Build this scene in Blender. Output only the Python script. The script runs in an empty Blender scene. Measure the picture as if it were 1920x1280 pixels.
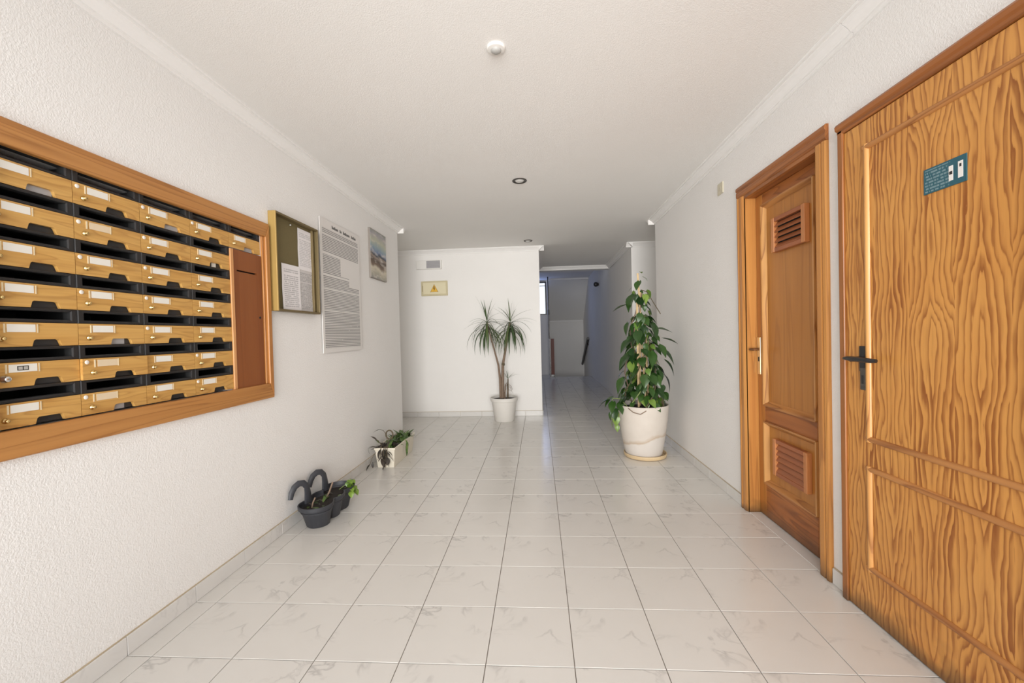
import bpy, bmesh, math, random
from mathutils import Vector, Matrix
random.seed(7)
S = bpy.context.scene
COL = S.collection

# ------------------------------------------------------------------ camera
cam_d = bpy.data.cameras.new('camera')
cam = bpy.data.objects.new('camera', cam_d)
COL.objects.link(cam)
S.camera = cam
cam_d.sensor_fit = 'HORIZONTAL'
cam_d.sensor_width = 36.0
cam_d.lens = 779.3 * 36.0 / 1920.0
cam_d.clip_start = 0.05
YAW, PITCH, ROLL = 0.0646, -0.0167, -0.0253
_f = Vector((-math.sin(YAW) * math.cos(PITCH), math.cos(YAW) * math.cos(PITCH), math.sin(PITCH)))
_r = _f.cross(Vector((0, 0, 1))).normalized()
_u = _r.cross(_f)
_c, _s = math.cos(ROLL), math.sin(ROLL)
_r, _u = _c * _r + _s * _u, -_s * _r + _c * _u
_m = Matrix((_r, _u, -_f)).transposed().to_4x4()
_m.translation = Vector((1.547, -1.515, 1.227))
cam.matrix_world = _m

# ------------------------------------------------------------------ world, daylight, exposure
W = bpy.data.worlds.new('sky')
S.world = W
W.use_nodes = True
bg = W.node_tree.nodes['Background']
bg.inputs[0].default_value = (0.80, 0.88, 1.0, 1)
bg.inputs[1].default_value = 1.6

def area(name, loc, rot, sx, sy, power, color, spread=180):
    d = bpy.data.lights.new(name, 'AREA')
    d.shape = 'RECTANGLE'; d.size = sx; d.size_y = sy
    d.energy = power; d.color = color
    o = bpy.data.objects.new(name, d); COL.objects.link(o)
    o.location = loc; o.rotation_euler = rot
    d.spread = math.radians(spread)
    return o
# daylight entering by the glazed street entrance behind the photographer
area('entrance_daylight', (1.5, -3.22, 1.30), (math.radians(90), 0, 0), 2.7, 2.3, 70, (1.0, 0.982, 0.955), 78)
# daylight entering by the stairwell window
area('stair_window_daylight', (1.31, 11.035, 2.29), (math.radians(-80), 0, 0), 0.88, 0.88, 9, (0.36, 0.50, 1.0))

S.view_settings.view_transform = 'Standard'
S.view_settings.look = 'None'
S.view_settings.gamma = 1.0
S.view_settings.use_curve_mapping = False
S.view_settings.exposure = 0.02
S.cycles.use_denoising = True
S.cycles.max_bounces = 8
S.cycles.diffuse_bounces = 5
S.cycles.use_adaptive_sampling = True
S.cycles.adaptive_threshold = 0.025
S.cycles.caustics_reflective = False
S.cycles.caustics_refractive = False

# ------------------------------------------------------------------ constants (metres)
T = 0.33                                   # floor tile
XL, XR = -0.11, 2.93                       # hall walls
YL, YR = 3.37, 3.45                        # where the hall walls end
YB = 4.73                                  # back wall
ZC = 2.53                                  # ceiling
YF = -3.2                                  # entrance wall behind the camera
XC0, XC1 = 1.577, 2.945                    # corridor mouth
YBEAM = 6.72

# ------------------------------------------------------------------ mesh helpers
class MB:
    def __init__(s): s.v = []; s.f = []; s.mi = []; s.cur = 0
    def add(s, vs, fs):
        b = len(s.v); s.v += [tuple(p) for p in vs]
        for f in fs: s.f.append([i + b for i in f]); s.mi.append(s.cur)
        return s
    def box(s, x0, x1, y0, y1, z0, z1):
        v = [(x0,y0,z0),(x1,y0,z0),(x1,y1,z0),(x0,y1,z0),(x0,y0,z1),(x1,y0,z1),(x1,y1,z1),(x0,y1,z1)]
        return s.add(v, [(0,3,2,1),(4,5,6,7),(0,1,5,4),(1,2,6,5),(2,3,7,6),(3,0,4,7)])
    def ring(s, x0, x1, o, i):
        """plate in the y,z plane with a rectangular hole, one connected shell; o, i = (y0, y1, z0, z1)"""
        q = lambda x, r: [(x,r[0],r[2]),(x,r[1],r[2]),(x,r[1],r[3]),(x,r[0],r[3])]
        v = q(x0,o)+q(x0,i)+q(x1,o)+q(x1,i); f = []
        for k in range(4):
            n = (k+1) % 4
            f += [(k,n,4+n,4+k),(8+k,8+n,12+n,12+k),(k,n,8+n,8+k),(4+k,4+n,12+n,12+k)]
        return s.add(v, f)
    def hexa(s, v):
        return s.add(v, [(0,3,2,1),(4,5,6,7),(0,1,5,4),(1,2,6,5),(2,3,7,6),(3,0,4,7)])
    def prism(s, pts, axis, a, b):
        """closed polygon extruded along an axis; pts are the other two coordinates in x,y,z order"""
        def mk(p, t):
            return {'x': (t, p[0], p[1]), 'y': (p[0], t, p[1]), 'z': (p[0], p[1], t)}[axis]
        n = len(pts); v = [mk(p, a) for p in pts] + [mk(p, b) for p in pts]
        fs = [tuple(range(n)), tuple(range(2*n-1, n-1, -1))]
        fs += [(i, (i+1) % n, n + (i+1) % n, n + i) for i in range(n)]
        return s.add(v, fs)
    def lathe(s, prof, n=32, c=(0,0,0), axis='z'):
        vs = []; fs = []
        for r, h in prof:
            for k in range(n):
                a = 2*math.pi*k/n; p = (r*math.cos(a), r*math.sin(a), h)
                if axis == 'x': p = (p[2], p[0], p[1])
                if axis == 'y': p = (p[0], p[2], p[1])
                vs.append((p[0]+c[0], p[1]+c[1], p[2]+c[2]))
        m = len(prof)
        for i in range(m-1):
            for k in range(n):
                fs.append((i*n+k, i*n+(k+1)%n, (i+1)*n+(k+1)%n, (i+1)*n+k))
        if prof[0][0] > 1e-5: fs.append(tuple(range(n-1, -1, -1)))
        if prof[-1][0] > 1e-5: fs.append(tuple((m-1)*n+k for k in range(n)))
        return s.add(vs, fs)
    def tube(s, pts, rad, n=8, flat=None):
        P = [Vector(p) for p in pts]; m = len(P)
        R = rad if isinstance(rad, (list, tuple)) else [rad]*m
        vs = []; fs = []; prev = None
        for i, p in enumerate(P):
            d = (P[min(i+1, m-1)] - P[max(i-1, 0)]).normalized()
            if prev is None:
                a = d.cross(Vector((0, 0, 1)))
                if a.length < 1e-3: a = d.cross(Vector((0, 1, 0)))
            else: a = prev - d * prev.dot(d)
            a.normalize(); prev = a; b = d.cross(a)
            for k in range(n):
                t = 2*math.pi*k/n
                vs.append(p + a*math.cos(t)*R[i]*(flat[0] if flat else 1) + b*math.sin(t)*R[i]*(flat[1] if flat else 1))
        for i in range(m-1):
            for k in range(n):
                fs.append((i*n+k, i*n+(k+1)%n, (i+1)*n+(k+1)%n, (i+1)*n+k))
        fs.append(tuple(range(n-1, -1, -1))); fs.append(tuple((m-1)*n+k for k in range(n)))
        return s.add(vs, fs)
    def mesh(s, name, mats, smooth=False):
        me = bpy.data.meshes.new(name); me.from_pydata(s.v, [], s.f)
        for m in (mats if isinstance(mats, (list, tuple)) else [mats]): me.materials.append(m)
        for p, i in zip(me.polygons, s.mi): p.material_index = i; p.use_smooth = smooth
        bm = bmesh.new(); bm.from_mesh(me)
        bmesh.ops.recalc_face_normals(bm, faces=bm.faces); bm.to_mesh(me); bm.free()
        me.update()
        return me
    def build(s, name, mats, parent=None, loc=None, smooth=False, bevel=0):
        return link(name, s.mesh(name, mats, smooth), parent, loc, bevel, smooth)

def link(name, me, parent=None, loc=None, bevel=0, smooth=False):
    o = bpy.data.objects.new(name, me); COL.objects.link(o)
    if parent is not None: o.parent = parent
    if loc is not None: o.location = loc
    if bevel:
        b = o.modifiers.new('bevel', 'BEVEL'); b.width = bevel; b.segments = 2; b.limit_method = 'ANGLE'
    if smooth: smooth_angle(me)
    return o

def smooth_angle(me, deg=40):
    """sharp edges where faces meet at a steep angle"""
    bm = bmesh.new(); bm.from_mesh(me)
    for e in bm.edges:
        e.smooth = not (len(e.link_faces) != 2 or e.calc_face_angle(0) > math.radians(deg))
    bm.to_mesh(me); bm.free()

def tag(o, label, cat, group=None):
    o['label'] = label; o['category'] = cat
    if group: o['group'] = group
    return o
def struct(o): o['kind'] = 'structure'; return o
def empty(name, loc, rz=0):
    o = bpy.data.objects.new(name, None); COL.objects.link(o)
    o.location = loc; o.rotation_euler.z = rz; o.empty_display_size = 0.1
    return o

# ------------------------------------------------------------------ material helpers
class NT:
    def __init__(s, name):
        s.m = bpy.data.materials.new(name); s.m.use_nodes = True
        s.t = s.m.node_tree; s.b = s.t.nodes['Principled BSDF']
    def n(s, typ, **kw):
        o = s.t.nodes.new(typ)
        for k, v in kw.items(): setattr(o, k, v)
        return o
    def put(s, sock, v):
        if hasattr(v, 'is_linked') or hasattr(v, 'links'): s.t.links.new(v, sock)
        else: sock.default_value = v
    def math(s, op, a, b=None, c=None):
        o = s.n('ShaderNodeMath', operation=op)
        s.put(o.inputs[0], a)
        if b is not None: s.put(o.inputs[1], b)
        if c is not None: s.put(o.inputs[2], c)
        return o.outputs[0]
    def coord(s, kind='Object'): return s.n('ShaderNodeTexCoord').outputs[kind]
    def mapping(s, v, loc=(0,0,0), rot=(0,0,0), scale=(1,1,1)):
        o = s.n('ShaderNodeMapping'); s.put(o.inputs[0], v)
        s.put(o.inputs[1], loc); s.put(o.inputs[2], rot); s.put(o.inputs[3], scale)
        return o.outputs[0]
    def noise(s, v, scale, detail=2, rough=0.5, dist=0.0):
        o = s.n('ShaderNodeTexNoise'); s.put(o.inputs['Vector'], v)
        o.inputs['Scale'].default_value = scale; o.inputs['Detail'].default_value = detail
        o.inputs['Roughness'].default_value = rough; o.inputs['Distortion'].default_value = dist
        return o.outputs['Fac']
    def ramp(s, fac, stops, interp='LINEAR'):
        o = s.n('ShaderNodeValToRGB'); s.put(o.inputs[0], fac); cr = o.color_ramp; cr.interpolation = interp
        while len(cr.elements) < len(stops): cr.elements.new(0.5)
        for e, (p, c) in zip(cr.elements, stops):
            e.position = p; e.color = (c[0], c[1], c[2], 1) if not isinstance(c, (int, float)) else (c, c, c, 1)
        return o.outputs[0]
    def mix(s, fac, a, b, blend='MIX'):
        o = s.n('ShaderNodeMix', data_type='RGBA', blend_type=blend)
        s.put(o.inputs[0], fac)
        s.put(o.inputs[6], a if hasattr(a, 'links') else (*a, 1)); s.put(o.inputs[7], b if hasattr(b, 'links') else (*b, 1))
        return o.outputs[2]
    def xyz(s, v):
        o = s.n('ShaderNodeSeparateXYZ'); s.put(o.inputs[0], v); return o.outputs
    def comb(s, x, y, z):
        o = s.n('ShaderNodeCombineXYZ'); s.put(o.inputs[0], x); s.put(o.inputs[1], y); s.put(o.inputs[2], z); return o.outputs[0]
    def rand(s): return s.n('ShaderNodeObjectInfo').outputs['Random']
    def bump(s, h, strength, dist=0.01):
        o = s.n('ShaderNodeBump'); s.put(o.inputs['Height'], h)
        o.inputs['Strength'].default_value = strength; o.inputs['Distance'].default_value = dist
        s.t.links.new(o.outputs[0], s.b.inputs['Normal'])
    def set(s, color=None, rough=None, metal=None, spec=None, **kw):
        if color is not None: s.put(s.b.inputs['Base Color'], color if hasattr(color, 'links') else (*color, 1))
        if rough is not None: s.put(s.b.inputs['Roughness'], rough)
        if metal is not None: s.b.inputs['Metallic'].default_value = metal
        if spec is not None: s.b.inputs['Specular IOR Level'].default_value = spec
        return s.m

def srgb(r, g, b):
    f = lambda c: (c/255/12.92) if c/255 <= 0.04045 else ((c/255+0.055)/1.055)**2.4
    return (f(r), f(g), f(b))

def plain(name, rgb, rough=0.5, metal=0.0, spec=0.5, vary=0.06, scale=20):
    k = NT(name); n = k.noise(k.coord(), scale, 3)
    lo = tuple(c*(1-vary) for c in rgb); hi = tuple(min(1, c*(1+vary)) for c in rgb)
    return k.set(k.mix(n, lo, hi), rough, metal, spec)

def stucco(name, rgb, scale=150, strength=0.28, stain=0.03):
    k = NT(name); co = k.coord('Object')
    a = k.noise(co, scale, 3, 0.6); a2 = k.ramp(a, [(0.36, 0), (0.62, 1)])
    big = k.noise(co, 1.3, 3)
    c = k.mix(big, tuple(x*(1-stain) for x in rgb), tuple(min(1, x*(1+stain)) for x in rgb))
    k.set(c, 0.85, 0, 0.2); k.bump(a2, strength, 0.004)
    return k.m

WALL = stucco('wall_stipple_paint', (0.86, 0.84, 0.815))
WALLF = stucco('wall_smooth_paint', (0.85, 0.83, 0.80), 60, 0.12)
CEIL = stucco('ceiling_stipple_paint', (0.86, 0.84, 0.81), 190, 0.22)
PLASTER = plain('cornice_plaster', (0.87, 0.85, 0.825), 0.7, 0, 0.2, 0.015)
GROUT = plain('tile_grout', (0.19, 0.155, 0.125), 0.9, vary=0.25, scale=9)

def tile_mat(name, rgb, vein):
    k = NT(name); r = k.rand(); co = k.coord('Object')
    off = k.comb(k.math('FLOOR', k.math('MULTIPLY', r, 4.0)), k.math('MULTIPLY', r, 0.06), 0.0)
    v = k.n('ShaderNodeVectorMath', operation='ADD'); k.put(v.inputs[0], co); k.put(v.inputs[1], off)
    p = v.outputs[0]
    w = k.noise(p, 5.0, 4, 0.55, 0.6)
    ridge = k.math('ABSOLUTE', k.math('SUBTRACT', w, 0.5))
    vein1 = k.ramp(ridge, [(0.0, 1), (0.012, 0.55), (0.035, 0)])
    msk = k.ramp(k.noise(p, 4.2, 2), [(0.50, 0), (0.66, 1)])
    cl = k.noise(p, 7.0, 3)
    base = k.mix(cl, tuple(c*0.955 for c in rgb), rgb)
    c = k.mix(k.math('MULTIPLY', k.math('MULTIPLY', vein1, msk), 0.75), base, vein)
    k.set(c, k.math('MULTIPLY_ADD', cl, 0.10, 0.17), 0, 0.5)
    return k.m
TILE = tile_mat('floor_marble_tile', (0.70, 0.675, 0.635), (0.43, 0.41, 0.39))
SKIRT = tile_mat('skirting_marble_tile', (0.72, 0.70, 0.67), (0.62, 0.60, 0.575))

def wood(name, light, mid, dark, axis='z', scale=4.0, k_rings=13, stretch=0.11, rough=0.35, dirt=None, fiber=0.25, rings=1.0):
    """stained pine: rings are contour lines of noise drawn out along the grain"""
    k = NT(name); r = k.rand(); co = k.coord('Object')
    off = k.comb(k.math('MULTIPLY', r, 7.3), k.math('MULTIPLY', r, 3.1), k.math('MULTIPLY', r, 5.7))
    v = k.n('ShaderNodeVectorMath', operation='ADD'); k.put(v.inputs[0], co); k.put(v.inputs[1], off)
    sc = {'x': (stretch, 1, 1), 'y': (1, stretch, 1), 'z': (1, 1, stretch)}[axis]
    p = k.mapping(v.outputs[0], scale=sc)
    n = k.noise(p, scale, 2, 0.45, 0.25)
    fr = k.math('FRACT', k.math('MULTIPLY', n, k_rings))
    fine = k.noise(k.mapping(v.outputs[0], scale={'x': (3, 160, 160), 'y': (160, 3, 160), 'z': (160, 160, 3)}[axis]), 1.0, 2)
    ring = k.ramp(fr, [(0.0, 0.35), (0.08, 0.0), (0.50, 0.08), (0.78, 0.42), (0.93, 1.0), (1.0, 0.6)])
    pt = k.ramp(k.noise(p, scale*1.7, 2), [(0.40, 0), (0.70, 1)])
    c = k.mix(k.math('MULTIPLY', pt, 0.55), light, mid)
    c = k.mix(k.math('MULTIPLY', ring, 0.72*rings), c, dark)
    c = k.mix(k.math('MULTIPLY', k.math('SUBTRACT', 1.0, fine), fiber), c, dark)
    if dirt is not None:
        z = k.xyz(co)[2]
        e = k.math('MULTIPLY_ADD', k.noise(co, 8, 3), 0.28, -0.05)
        d = k.math('SUBTRACT', 1.0, k.math('DIVIDE', k.math('SUBTRACT', z, dirt), e))
        dn = k.n('ShaderNodeClamp'); k.put(dn.inputs[0], d)
        c = k.mix(k.math('MULTIPLY', dn.outputs[0], 0.75), c, (0.055, 0.035, 0.02))
    k.set(c, rough, 0, 0.45); k.bump(fr, 0.04, 0.002)
    return k.m
def pine_veneer(name, light, mid, dark):
    """flat-cut pine veneer: mirrored leaves whose rings close into pointed arches"""
    k = NT(name); co = k.coord('Object'); X = k.xyz(co); y, z = X[1], X[2]
    wob = k.noise(k.comb(k.math('MULTIPLY', y, 5.0), k.math('MULTIPLY', z, 1.6), 0.0), 1.0, 3, 0.55)
    y2 = k.math('ADD', y, k.math('MULTIPLY', k.math('SUBTRACT', wob, 0.5), 0.045))
    u = k.math('PINGPONG', k.math('ADD', y2, 3.02), 0.082)
    leaf = k.math('FLOOR', k.math('DIVIDE', k.math('ADD', y2, 3.02), 0.164))
    nz = k.noise(k.comb(k.math('MULTIPLY', z, 1.5), k.math('MULTIPLY', leaf, 0.23), 0.0), 1.0, 2, 0.5)
    fn = k.noise(k.comb(k.math('MULTIPLY', y, 26.0), k.math('MULTIPLY', z, 3.2), 0.0), 1.0, 3, 0.55)
    h = k.math('ADD', k.math('MULTIPLY', u, 46.0), k.math('ADD', k.math('MULTIPLY', nz, 11.0), k.math('MULTIPLY', fn, 2.2)))
    fr = k.math('FRACT', h)
    ring = k.ramp(fr, [(0.0, 0.45), (0.10, 0.0), (0.45, 0.06), (0.74, 0.40), (0.92, 1.0), (1.0, 0.75)])
    patch = k.ramp(k.noise(k.comb(k.math('MULTIPLY', y, 13.0), k.math('MULTIPLY', z, 1.9), 4.0), 1.0, 3), [(0.46, 0), (0.64, 1)])
    gap = k.ramp(fr, [(0.30, 0), (0.60, 1)])
    fine = k.noise(k.mapping(co, scale=(160, 160, 3)), 1.0, 2)
    c = k.mix(k.noise(co, 3.0, 2), light, mid)
    c = k.mix(k.math('MULTIPLY', k.math('MULTIPLY', patch, gap), 0.75), c, dark)
    c = k.mix(k.math('MULTIPLY', ring, 0.72), c, dark)
    c = k.mix(k.math('MULTIPLY', k.math('SUBTRACT', 1.0, fine), 0.18), c, dark)
    e = k.math('MULTIPLY_ADD', k.noise(co, 7, 3), 0.34, -0.06)
    dn = k.n('ShaderNodeClamp'); k.put(dn.inputs[0], k.math('SUBTRACT', 1.0, k.math('DIVIDE', z, e)))
    c = k.mix(k.math('MULTIPLY', dn.outputs[0], 0.8), c, (0.06, 0.032, 0.015))
    k.set(c, 0.36, 0, 0.45); k.bump(fr, 0.03, 0.002)
    return k.m
PINE = pine_veneer('pine_door_varnish', srgb(224,166,90), srgb(208,142,68), srgb(138,74,26))
PINE_TRIM = wood('pine_moulding_lit', srgb(218,164,98), srgb(200,140,78), srgb(134,78,38), 'z', 10, 8, 0.08, fiber=0.2)  # uprights in a lighter tone, the light on them put into the colour
PINE_TRIMH = wood('pine_moulding_crosswise', srgb(194,136,78), srgb(176,114,60), srgb(128,74,38), 'y', 10, 8, 0.08, fiber=0.2)
OAKD = wood('utility_door_wood', srgb(192,128,62), srgb(176,110,48), srgb(128,70,26), 'z', 9, 7, 0.07, dirt=0.0, rings=0.55)
OAKDH = wood('utility_door_wood_crosswise', srgb(178,110,54), srgb(158,90,42), srgb(112,60,26), 'y', 8, 10, 0.10, dirt=0.0, rings=0.9)
CASE_SHADE = wood('casing_wood_shaded', srgb(166,106,54), srgb(146,88,42), srgb(96,54,26), 'z', 10, 7, 0.05, dirt=0.0, rings=0.6)  # narrow shading beside the large door, painted as a darker wood tone
OAKP = wood('utility_door_panel_wood', srgb(192,130,62), srgb(178,114,50), srgb(132,76,30), 'z', 9, 5, 0.06, rings=0.45)
CASE = wood('casing_wood', srgb(206,146,78), srgb(184,118,58), srgb(126,72,32), 'z', 10, 7, 0.05, dirt=0.0, rings=0.6)
CASEH = wood('casing_wood_crosswise', srgb(172,108,56), srgb(148,86,42), srgb(98,54,26), 'y', 10, 8, 0.05, rings=0.8)
FRAME_H = wood('mailbox_frame_wood', srgb(194,138,78), srgb(178,118,60), srgb(132,80,38), 'y', 16, 7, 0.03, rings=0.75)
FRAME_V = wood('mailbox_frame_wood_upright', srgb(194,136,76), srgb(178,114,58), srgb(134,78,38), 'z', 16, 7, 0.03, rings=0.75)
OAK = wood('mailbox_oak', srgb(220,174,100), srgb(204,152,78), srgb(150,100,46), 'y', 15, 8, 0.14, 0.4, rings=0.6, fiber=0.45)
REDWOOD = wood('mail_panel_red_wood', srgb(148,88,46), srgb(134,74,38), srgb(104,54,26), 'z', 8, 4, 0.05, 0.3, rings=0.4)
EDGEW = wood('panel_edge_wood', srgb(226,168,112), srgb(206,146,92), srgb(170,112,68), 'z', 14, 4, 0.05, rings=0.3)
VENT = wood('vent_wood', srgb(170,102,62), srgb(150,84,50), srgb(110,58,34), 'y', 12, 5, 0.06, rings=0.4)
VENTZ = wood('vent_wood_upright', srgb(206,138,84), srgb(190,120,70), srgb(150,88,48), 'z', 12, 5, 0.06, rings=0.4)
BLACKP = plain('black_plastic', (0.017, 0.015, 0.015), 0.45, vary=0.15)
DARKP = plain('dark_flap_plastic', (0.030, 0.030, 0.031), 0.5, vary=0.15)
HOLE = plain('hole_shade_black', (0.012, 0.012, 0.012), 0.8)  # near-black stands in for the shade inside slots and holes
BRASS = plain('brass', (0.80, 0.60, 0.27), 0.25, 1.0)
BRASS_SOFT = plain('polished_brass', (0.86, 0.70, 0.38), 0.28, 0.85)
CHROME = plain('chrome', (0.75, 0.75, 0.74), 0.2, 1.0)
WORN = plain('worn_steel', (0.16, 0.145, 0.13), 0.4, 0.9, vary=0.3, scale=60)
BLACKM = plain('black_metal', (0.018, 0.016, 0.016), 0.3, vary=0.2)
CARD = plain('white_card', (0.80, 0.77, 0.70), 0.6, vary=0.04)
CARDB = plain('aged_card', (0.72, 0.58, 0.40), 0.6, vary=0.08)
ENVEL = plain('grey_envelope', (0.42, 0.41, 0.41), 0.6, vary=0.12)
ENAMEL = plain('white_enamel', (0.86, 0.80, 0.72), 0.4)
WHITEP = plain('white_plastic', (0.82, 0.80, 0.76), 0.4, vary=0.02)
GREYL = plain('grey_lens', (0.36, 0.35, 0.36), 0.35, vary=0.1)

# ------------------------------------------------------------------ setting: floor
floor = struct(MB().box(-0.95, 3.7, YF, YB, -0.12, -0.004).box(XC0, 3.05, YB, 10.3, -0.12, -0.004).build('floor', GROUT))
def tile_mesh(w, d):
    g, c, h = 0.0015, 0.0012, -0.004
    m = MB()
    x0, x1, y0, y1 = g, w-g, g, d-g
    m.add([(x0,y0,h),(x1,y0,h),(x1,y1,h),(x0,y1,h),(x0,y0,-c),(x1,y0,-c),(x1,y1,-c),(x0,y1,-c),
           (x0+c,y0+c,0),(x1-c,y0+c,0),(x1-c,y1-c,0),(x0+c,y1-c,0)],
          [(0,1,5,4),(1,2,6,5),(2,3,7,6),(3,0,4,7),(4,5,9,8),(5,6,10,9),(6,7,11,10),(7,4,8,11),(8,9,10,11)])
    return m
_tm = {}
def put_tile(x0, x1, y0, y1):
    key = (round(x1-x0, 4), round(y1-y0, 4))
    if key not in _tm: _tm[key] = tile_mesh(*key).mesh('floor_tile', TILE)
    link('tile', _tm[key], floor, (x0, y0, 0))
def cells(a, b):
    out = []; i = math.floor(a/T + 1e-6)
    while i*T < b - 1e-6:
        c0, c1 = max(a, i*T), min(b, (i+1)*T)
        if c1 - c0 > 0.012: out.append((c0, c1))
        i += 1
    return out
for y0, y1 in cells(-T, YB):
    if y1 <= 3.31: xs = cells(XL, XR)
    else: xs = cells(-0.9, 3.6)
    for x0, x1 in xs: put_tile(x0, x1, y0, y1)
rest = MB()
def many_tiles(xa, xb, ya, yb):
    for y0, y1 in cells(ya, yb):
        for x0, x1 in cells(xa, xb):
            m = tile_mesh(x1-x0, y1-y0)
            rest.add([(a+x0, b+y0, c) for a, b, c in m.v], m.f)
many_tiles(XL, XR, YF, -T); many_tiles(XC0, 3.05, YB, 10.3)
ro = rest.build('distant_tiles', TILE, floor); ro['kind'] = 'stuff'

# ------------------------------------------------------------------ setting: walls and ceiling
NY0, NY1, NZ0, NZ1 = -0.371, 0.884, 0.965, 1.86      # mailbox niche
wl = MB()
wl.box(XL-0.3, XL, YF, NY0, 0, ZC).box(XL-0.3, XL, NY1, YL, 0, ZC)
wl.box(XL-0.3, XL, NY0, NY1, 0, NZ0).box(XL-0.3, XL, NY0, NY1, NZ1, ZC)
struct(wl.build('wall_left', WALL))
D1A, D1B, D1Z = 0.615, 1.365, 2.125                   # door openings
D2A, D2B, D2Z = -0.44, 0.415, 2.075
wr = MB()
wr.box(XR, XR+0.3, YF, D2A, 0, ZC).box(XR, XR+0.3, D2B, D1A, 0, ZC).box(XR, XR+0.3, D1B, YR, 0, ZC)
wr.box(XR, XR+0.3, D2A, D2B, D2Z, ZC).box(XR, XR+0.3, D1A, D1B, D1Z, ZC)
wr.box(XR+0.26, XR+0.3, D1A, D1B, 0, D1Z).box(XR+0.26, XR+0.3, D2A, D2B, 0, D2Z)
struct(wr.build('wall_right', WALL))
struct(MB().box(-0.95, XC0, YB, YB+0.18, 0, ZC).build('wall_back', WALLF))
struct(MB().box(2.935, 3.7, YB, YB+0.18, 0, ZC).build('wall_back_right', WALLF))
struct(MB().box(-1.1, -0.95, YL-0.2, YB+0.18, 0, ZC).box(-0.95, XL-0.3, YL-0.2, YL, 0, ZC).build('wall_recess_left', WALLF))
struct(MB().box(3.7, 3.85, YR-0.2, YB+0.18, 0, ZC).box(XR+0.3, 3.7, YR-0.2, YR, 0, ZC).build('wall_recess_right', WALLF))
# corridor and stairwell
struct(MB().box(XC0-0.15, XC0, YB+0.18, YBEAM+0.25, 0, 2.82).build('wall_corridor_left', WALLF))
cr = MB().hexa([(2.937,YB+0.18,-2),(3.2,YB+0.18,-2),(3.2,12.7,-2),(3.045,12.7,-2),(2.937,YB+0.18,2.9),(3.2,YB+0.18,2.9),(3.2,12.7,2.9),(3.045,12.7,2.9)])
struct(cr.build('wall_corridor_right', WALLF))
struct(MB().box(1.80, 3.2, 12.5, 12.7, -2, 2.9).box(1.80, 1.87, 11.15, 12.5, -2, 2.9).build('wall_stair_far', WALLF))
struct(MB().box(0.3, 0.45, YBEAM+0.25, 11.15, -2, 2.9).box(0.3, XC0-0.15, YBEAM+0.1, YBEAM+0.25, -2, 2.9).build('wall_stair_left', WALLF))
# the wall holding the stair window
sw = MB().box(0.45, 0.82, 11.0, 11.15, -2, 2.82).box(1.80, 1.87, 11.0, 11.15, -2, 2.82)
sw.box(0.82, 1.80, 11.0, 11.15, -2, 1.79).box(0.82, 1.80, 11.0, 11.15, 2.79, 2.82)
struct(sw.build('wall_stair_window', WALLF))
struct(MB().box(0.45, XC0, YBEAM+0.25, 10.99, -0.12, 0.0).box(XC0, 1.87, 10.3, 10.99, -0.12, 0.0).build('floor_stair_landing', TILE))
stairs = MB()
for i in range(9):
    stairs.box(1.87, 3.06, 10.3+0.27*i, 10.3+0.27*(i+1), -2.0, -0.175*(i+1))
struct(stairs.build('floor_stairs', TILE))
struct(MB().box(-1.1, 3.85, YF-0.15, YB+0.2, ZC, ZC+0.15).box(XC0-0.15, 3.2, YB+0.2, YBEAM+0.25, ZC, ZC+0.15).build('ceiling', CEIL))
struct(MB().box(XC0, 3.0, YBEAM, YBEAM+0.25, 2.475, ZC).build('trim_beam', WALLF))
struct(MB().box(0.3, 3.2, YBEAM+0.25, 10.66, 2.82, 2.95).box(0.3, 1.87, 10.66, 11.15, 2.82, 2.95).build('ceiling_stairwell', WALLF))
sof = MB().hexa([(1.87,10.66,2.82),(3.1,10.66,2.82),(3.1,12.5,1.60),(1.87,12.5,1.60),(1.87,10.66,2.95),(3.1,10.66,2.95),(3.1,12.55,1.75),(1.87,12.55,1.75)])
struct(sof.build('ceiling_stair_soffit', WALLF))
struct(MB().box(1.87, 3.03, 12.40, 12.5, 1.60, 1.655).box(1.87, 3.02, 10.62, 10.66, 2.775, 2.82).build('trim_soffit', PLASTER))
# entrance wall behind the camera, with a wide glazed opening
struct(MB().box(-0.5, 0.1, YF-0.15, YF, 0, ZC).box(2.9, 3.3, YF-0.15, YF, 0, ZC).box(0.1, 2.9, YF-0.15, YF, 2.45, ZC).build('wall_entrance', WALL))

# cornices: profile is (distance from wall, height)
PROF = [(0, ZC-0.064), (0.012, ZC-0.064), (0.014, ZC-0.050), (0.024, ZC-0.049), (0.030, ZC-0.040), (0.046, ZC-0.024), (0.058, ZC-0.017), (0.060, ZC-0.010), (0.076, ZC-0.010), (0.078, ZC), (0, ZC)]
_tn = [0]
def cornice(side, wall, a, b, dz=0):
    """side: +x / -x / +y / -y is the way the cornice faces"""
    sg = 1 if side[0] == '+' else -1
    pts = [(wall + sg*d, z+dz) for d, z in PROF]
    _tn[0] += 1
    return struct(MB().prism(pts, 'y' if side[1] == 'x' else 'x', a, b).build('trim_%d' % _tn[0], PLASTER))
cornice('+x', XL, YF, YL)
cornice('-x', XR, YF, 0.372); cornice('-x', XR, 0.375, YR)
cornice('+y', YL, -0.95, XL+0.078); cornice('+y', YR, XR-0.078, 3.7)
cornice('-y', YB, -0.95, XC0+0.078); cornice('-y', YB, 2.935-0.078, 3.7)
cornice('+x', XC0, YB-0.078, YBEAM); cornice('-x', 2.945, YB-0.078, YBEAM)
cornice('-y', YBEAM, XC0, 2.97)

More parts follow.
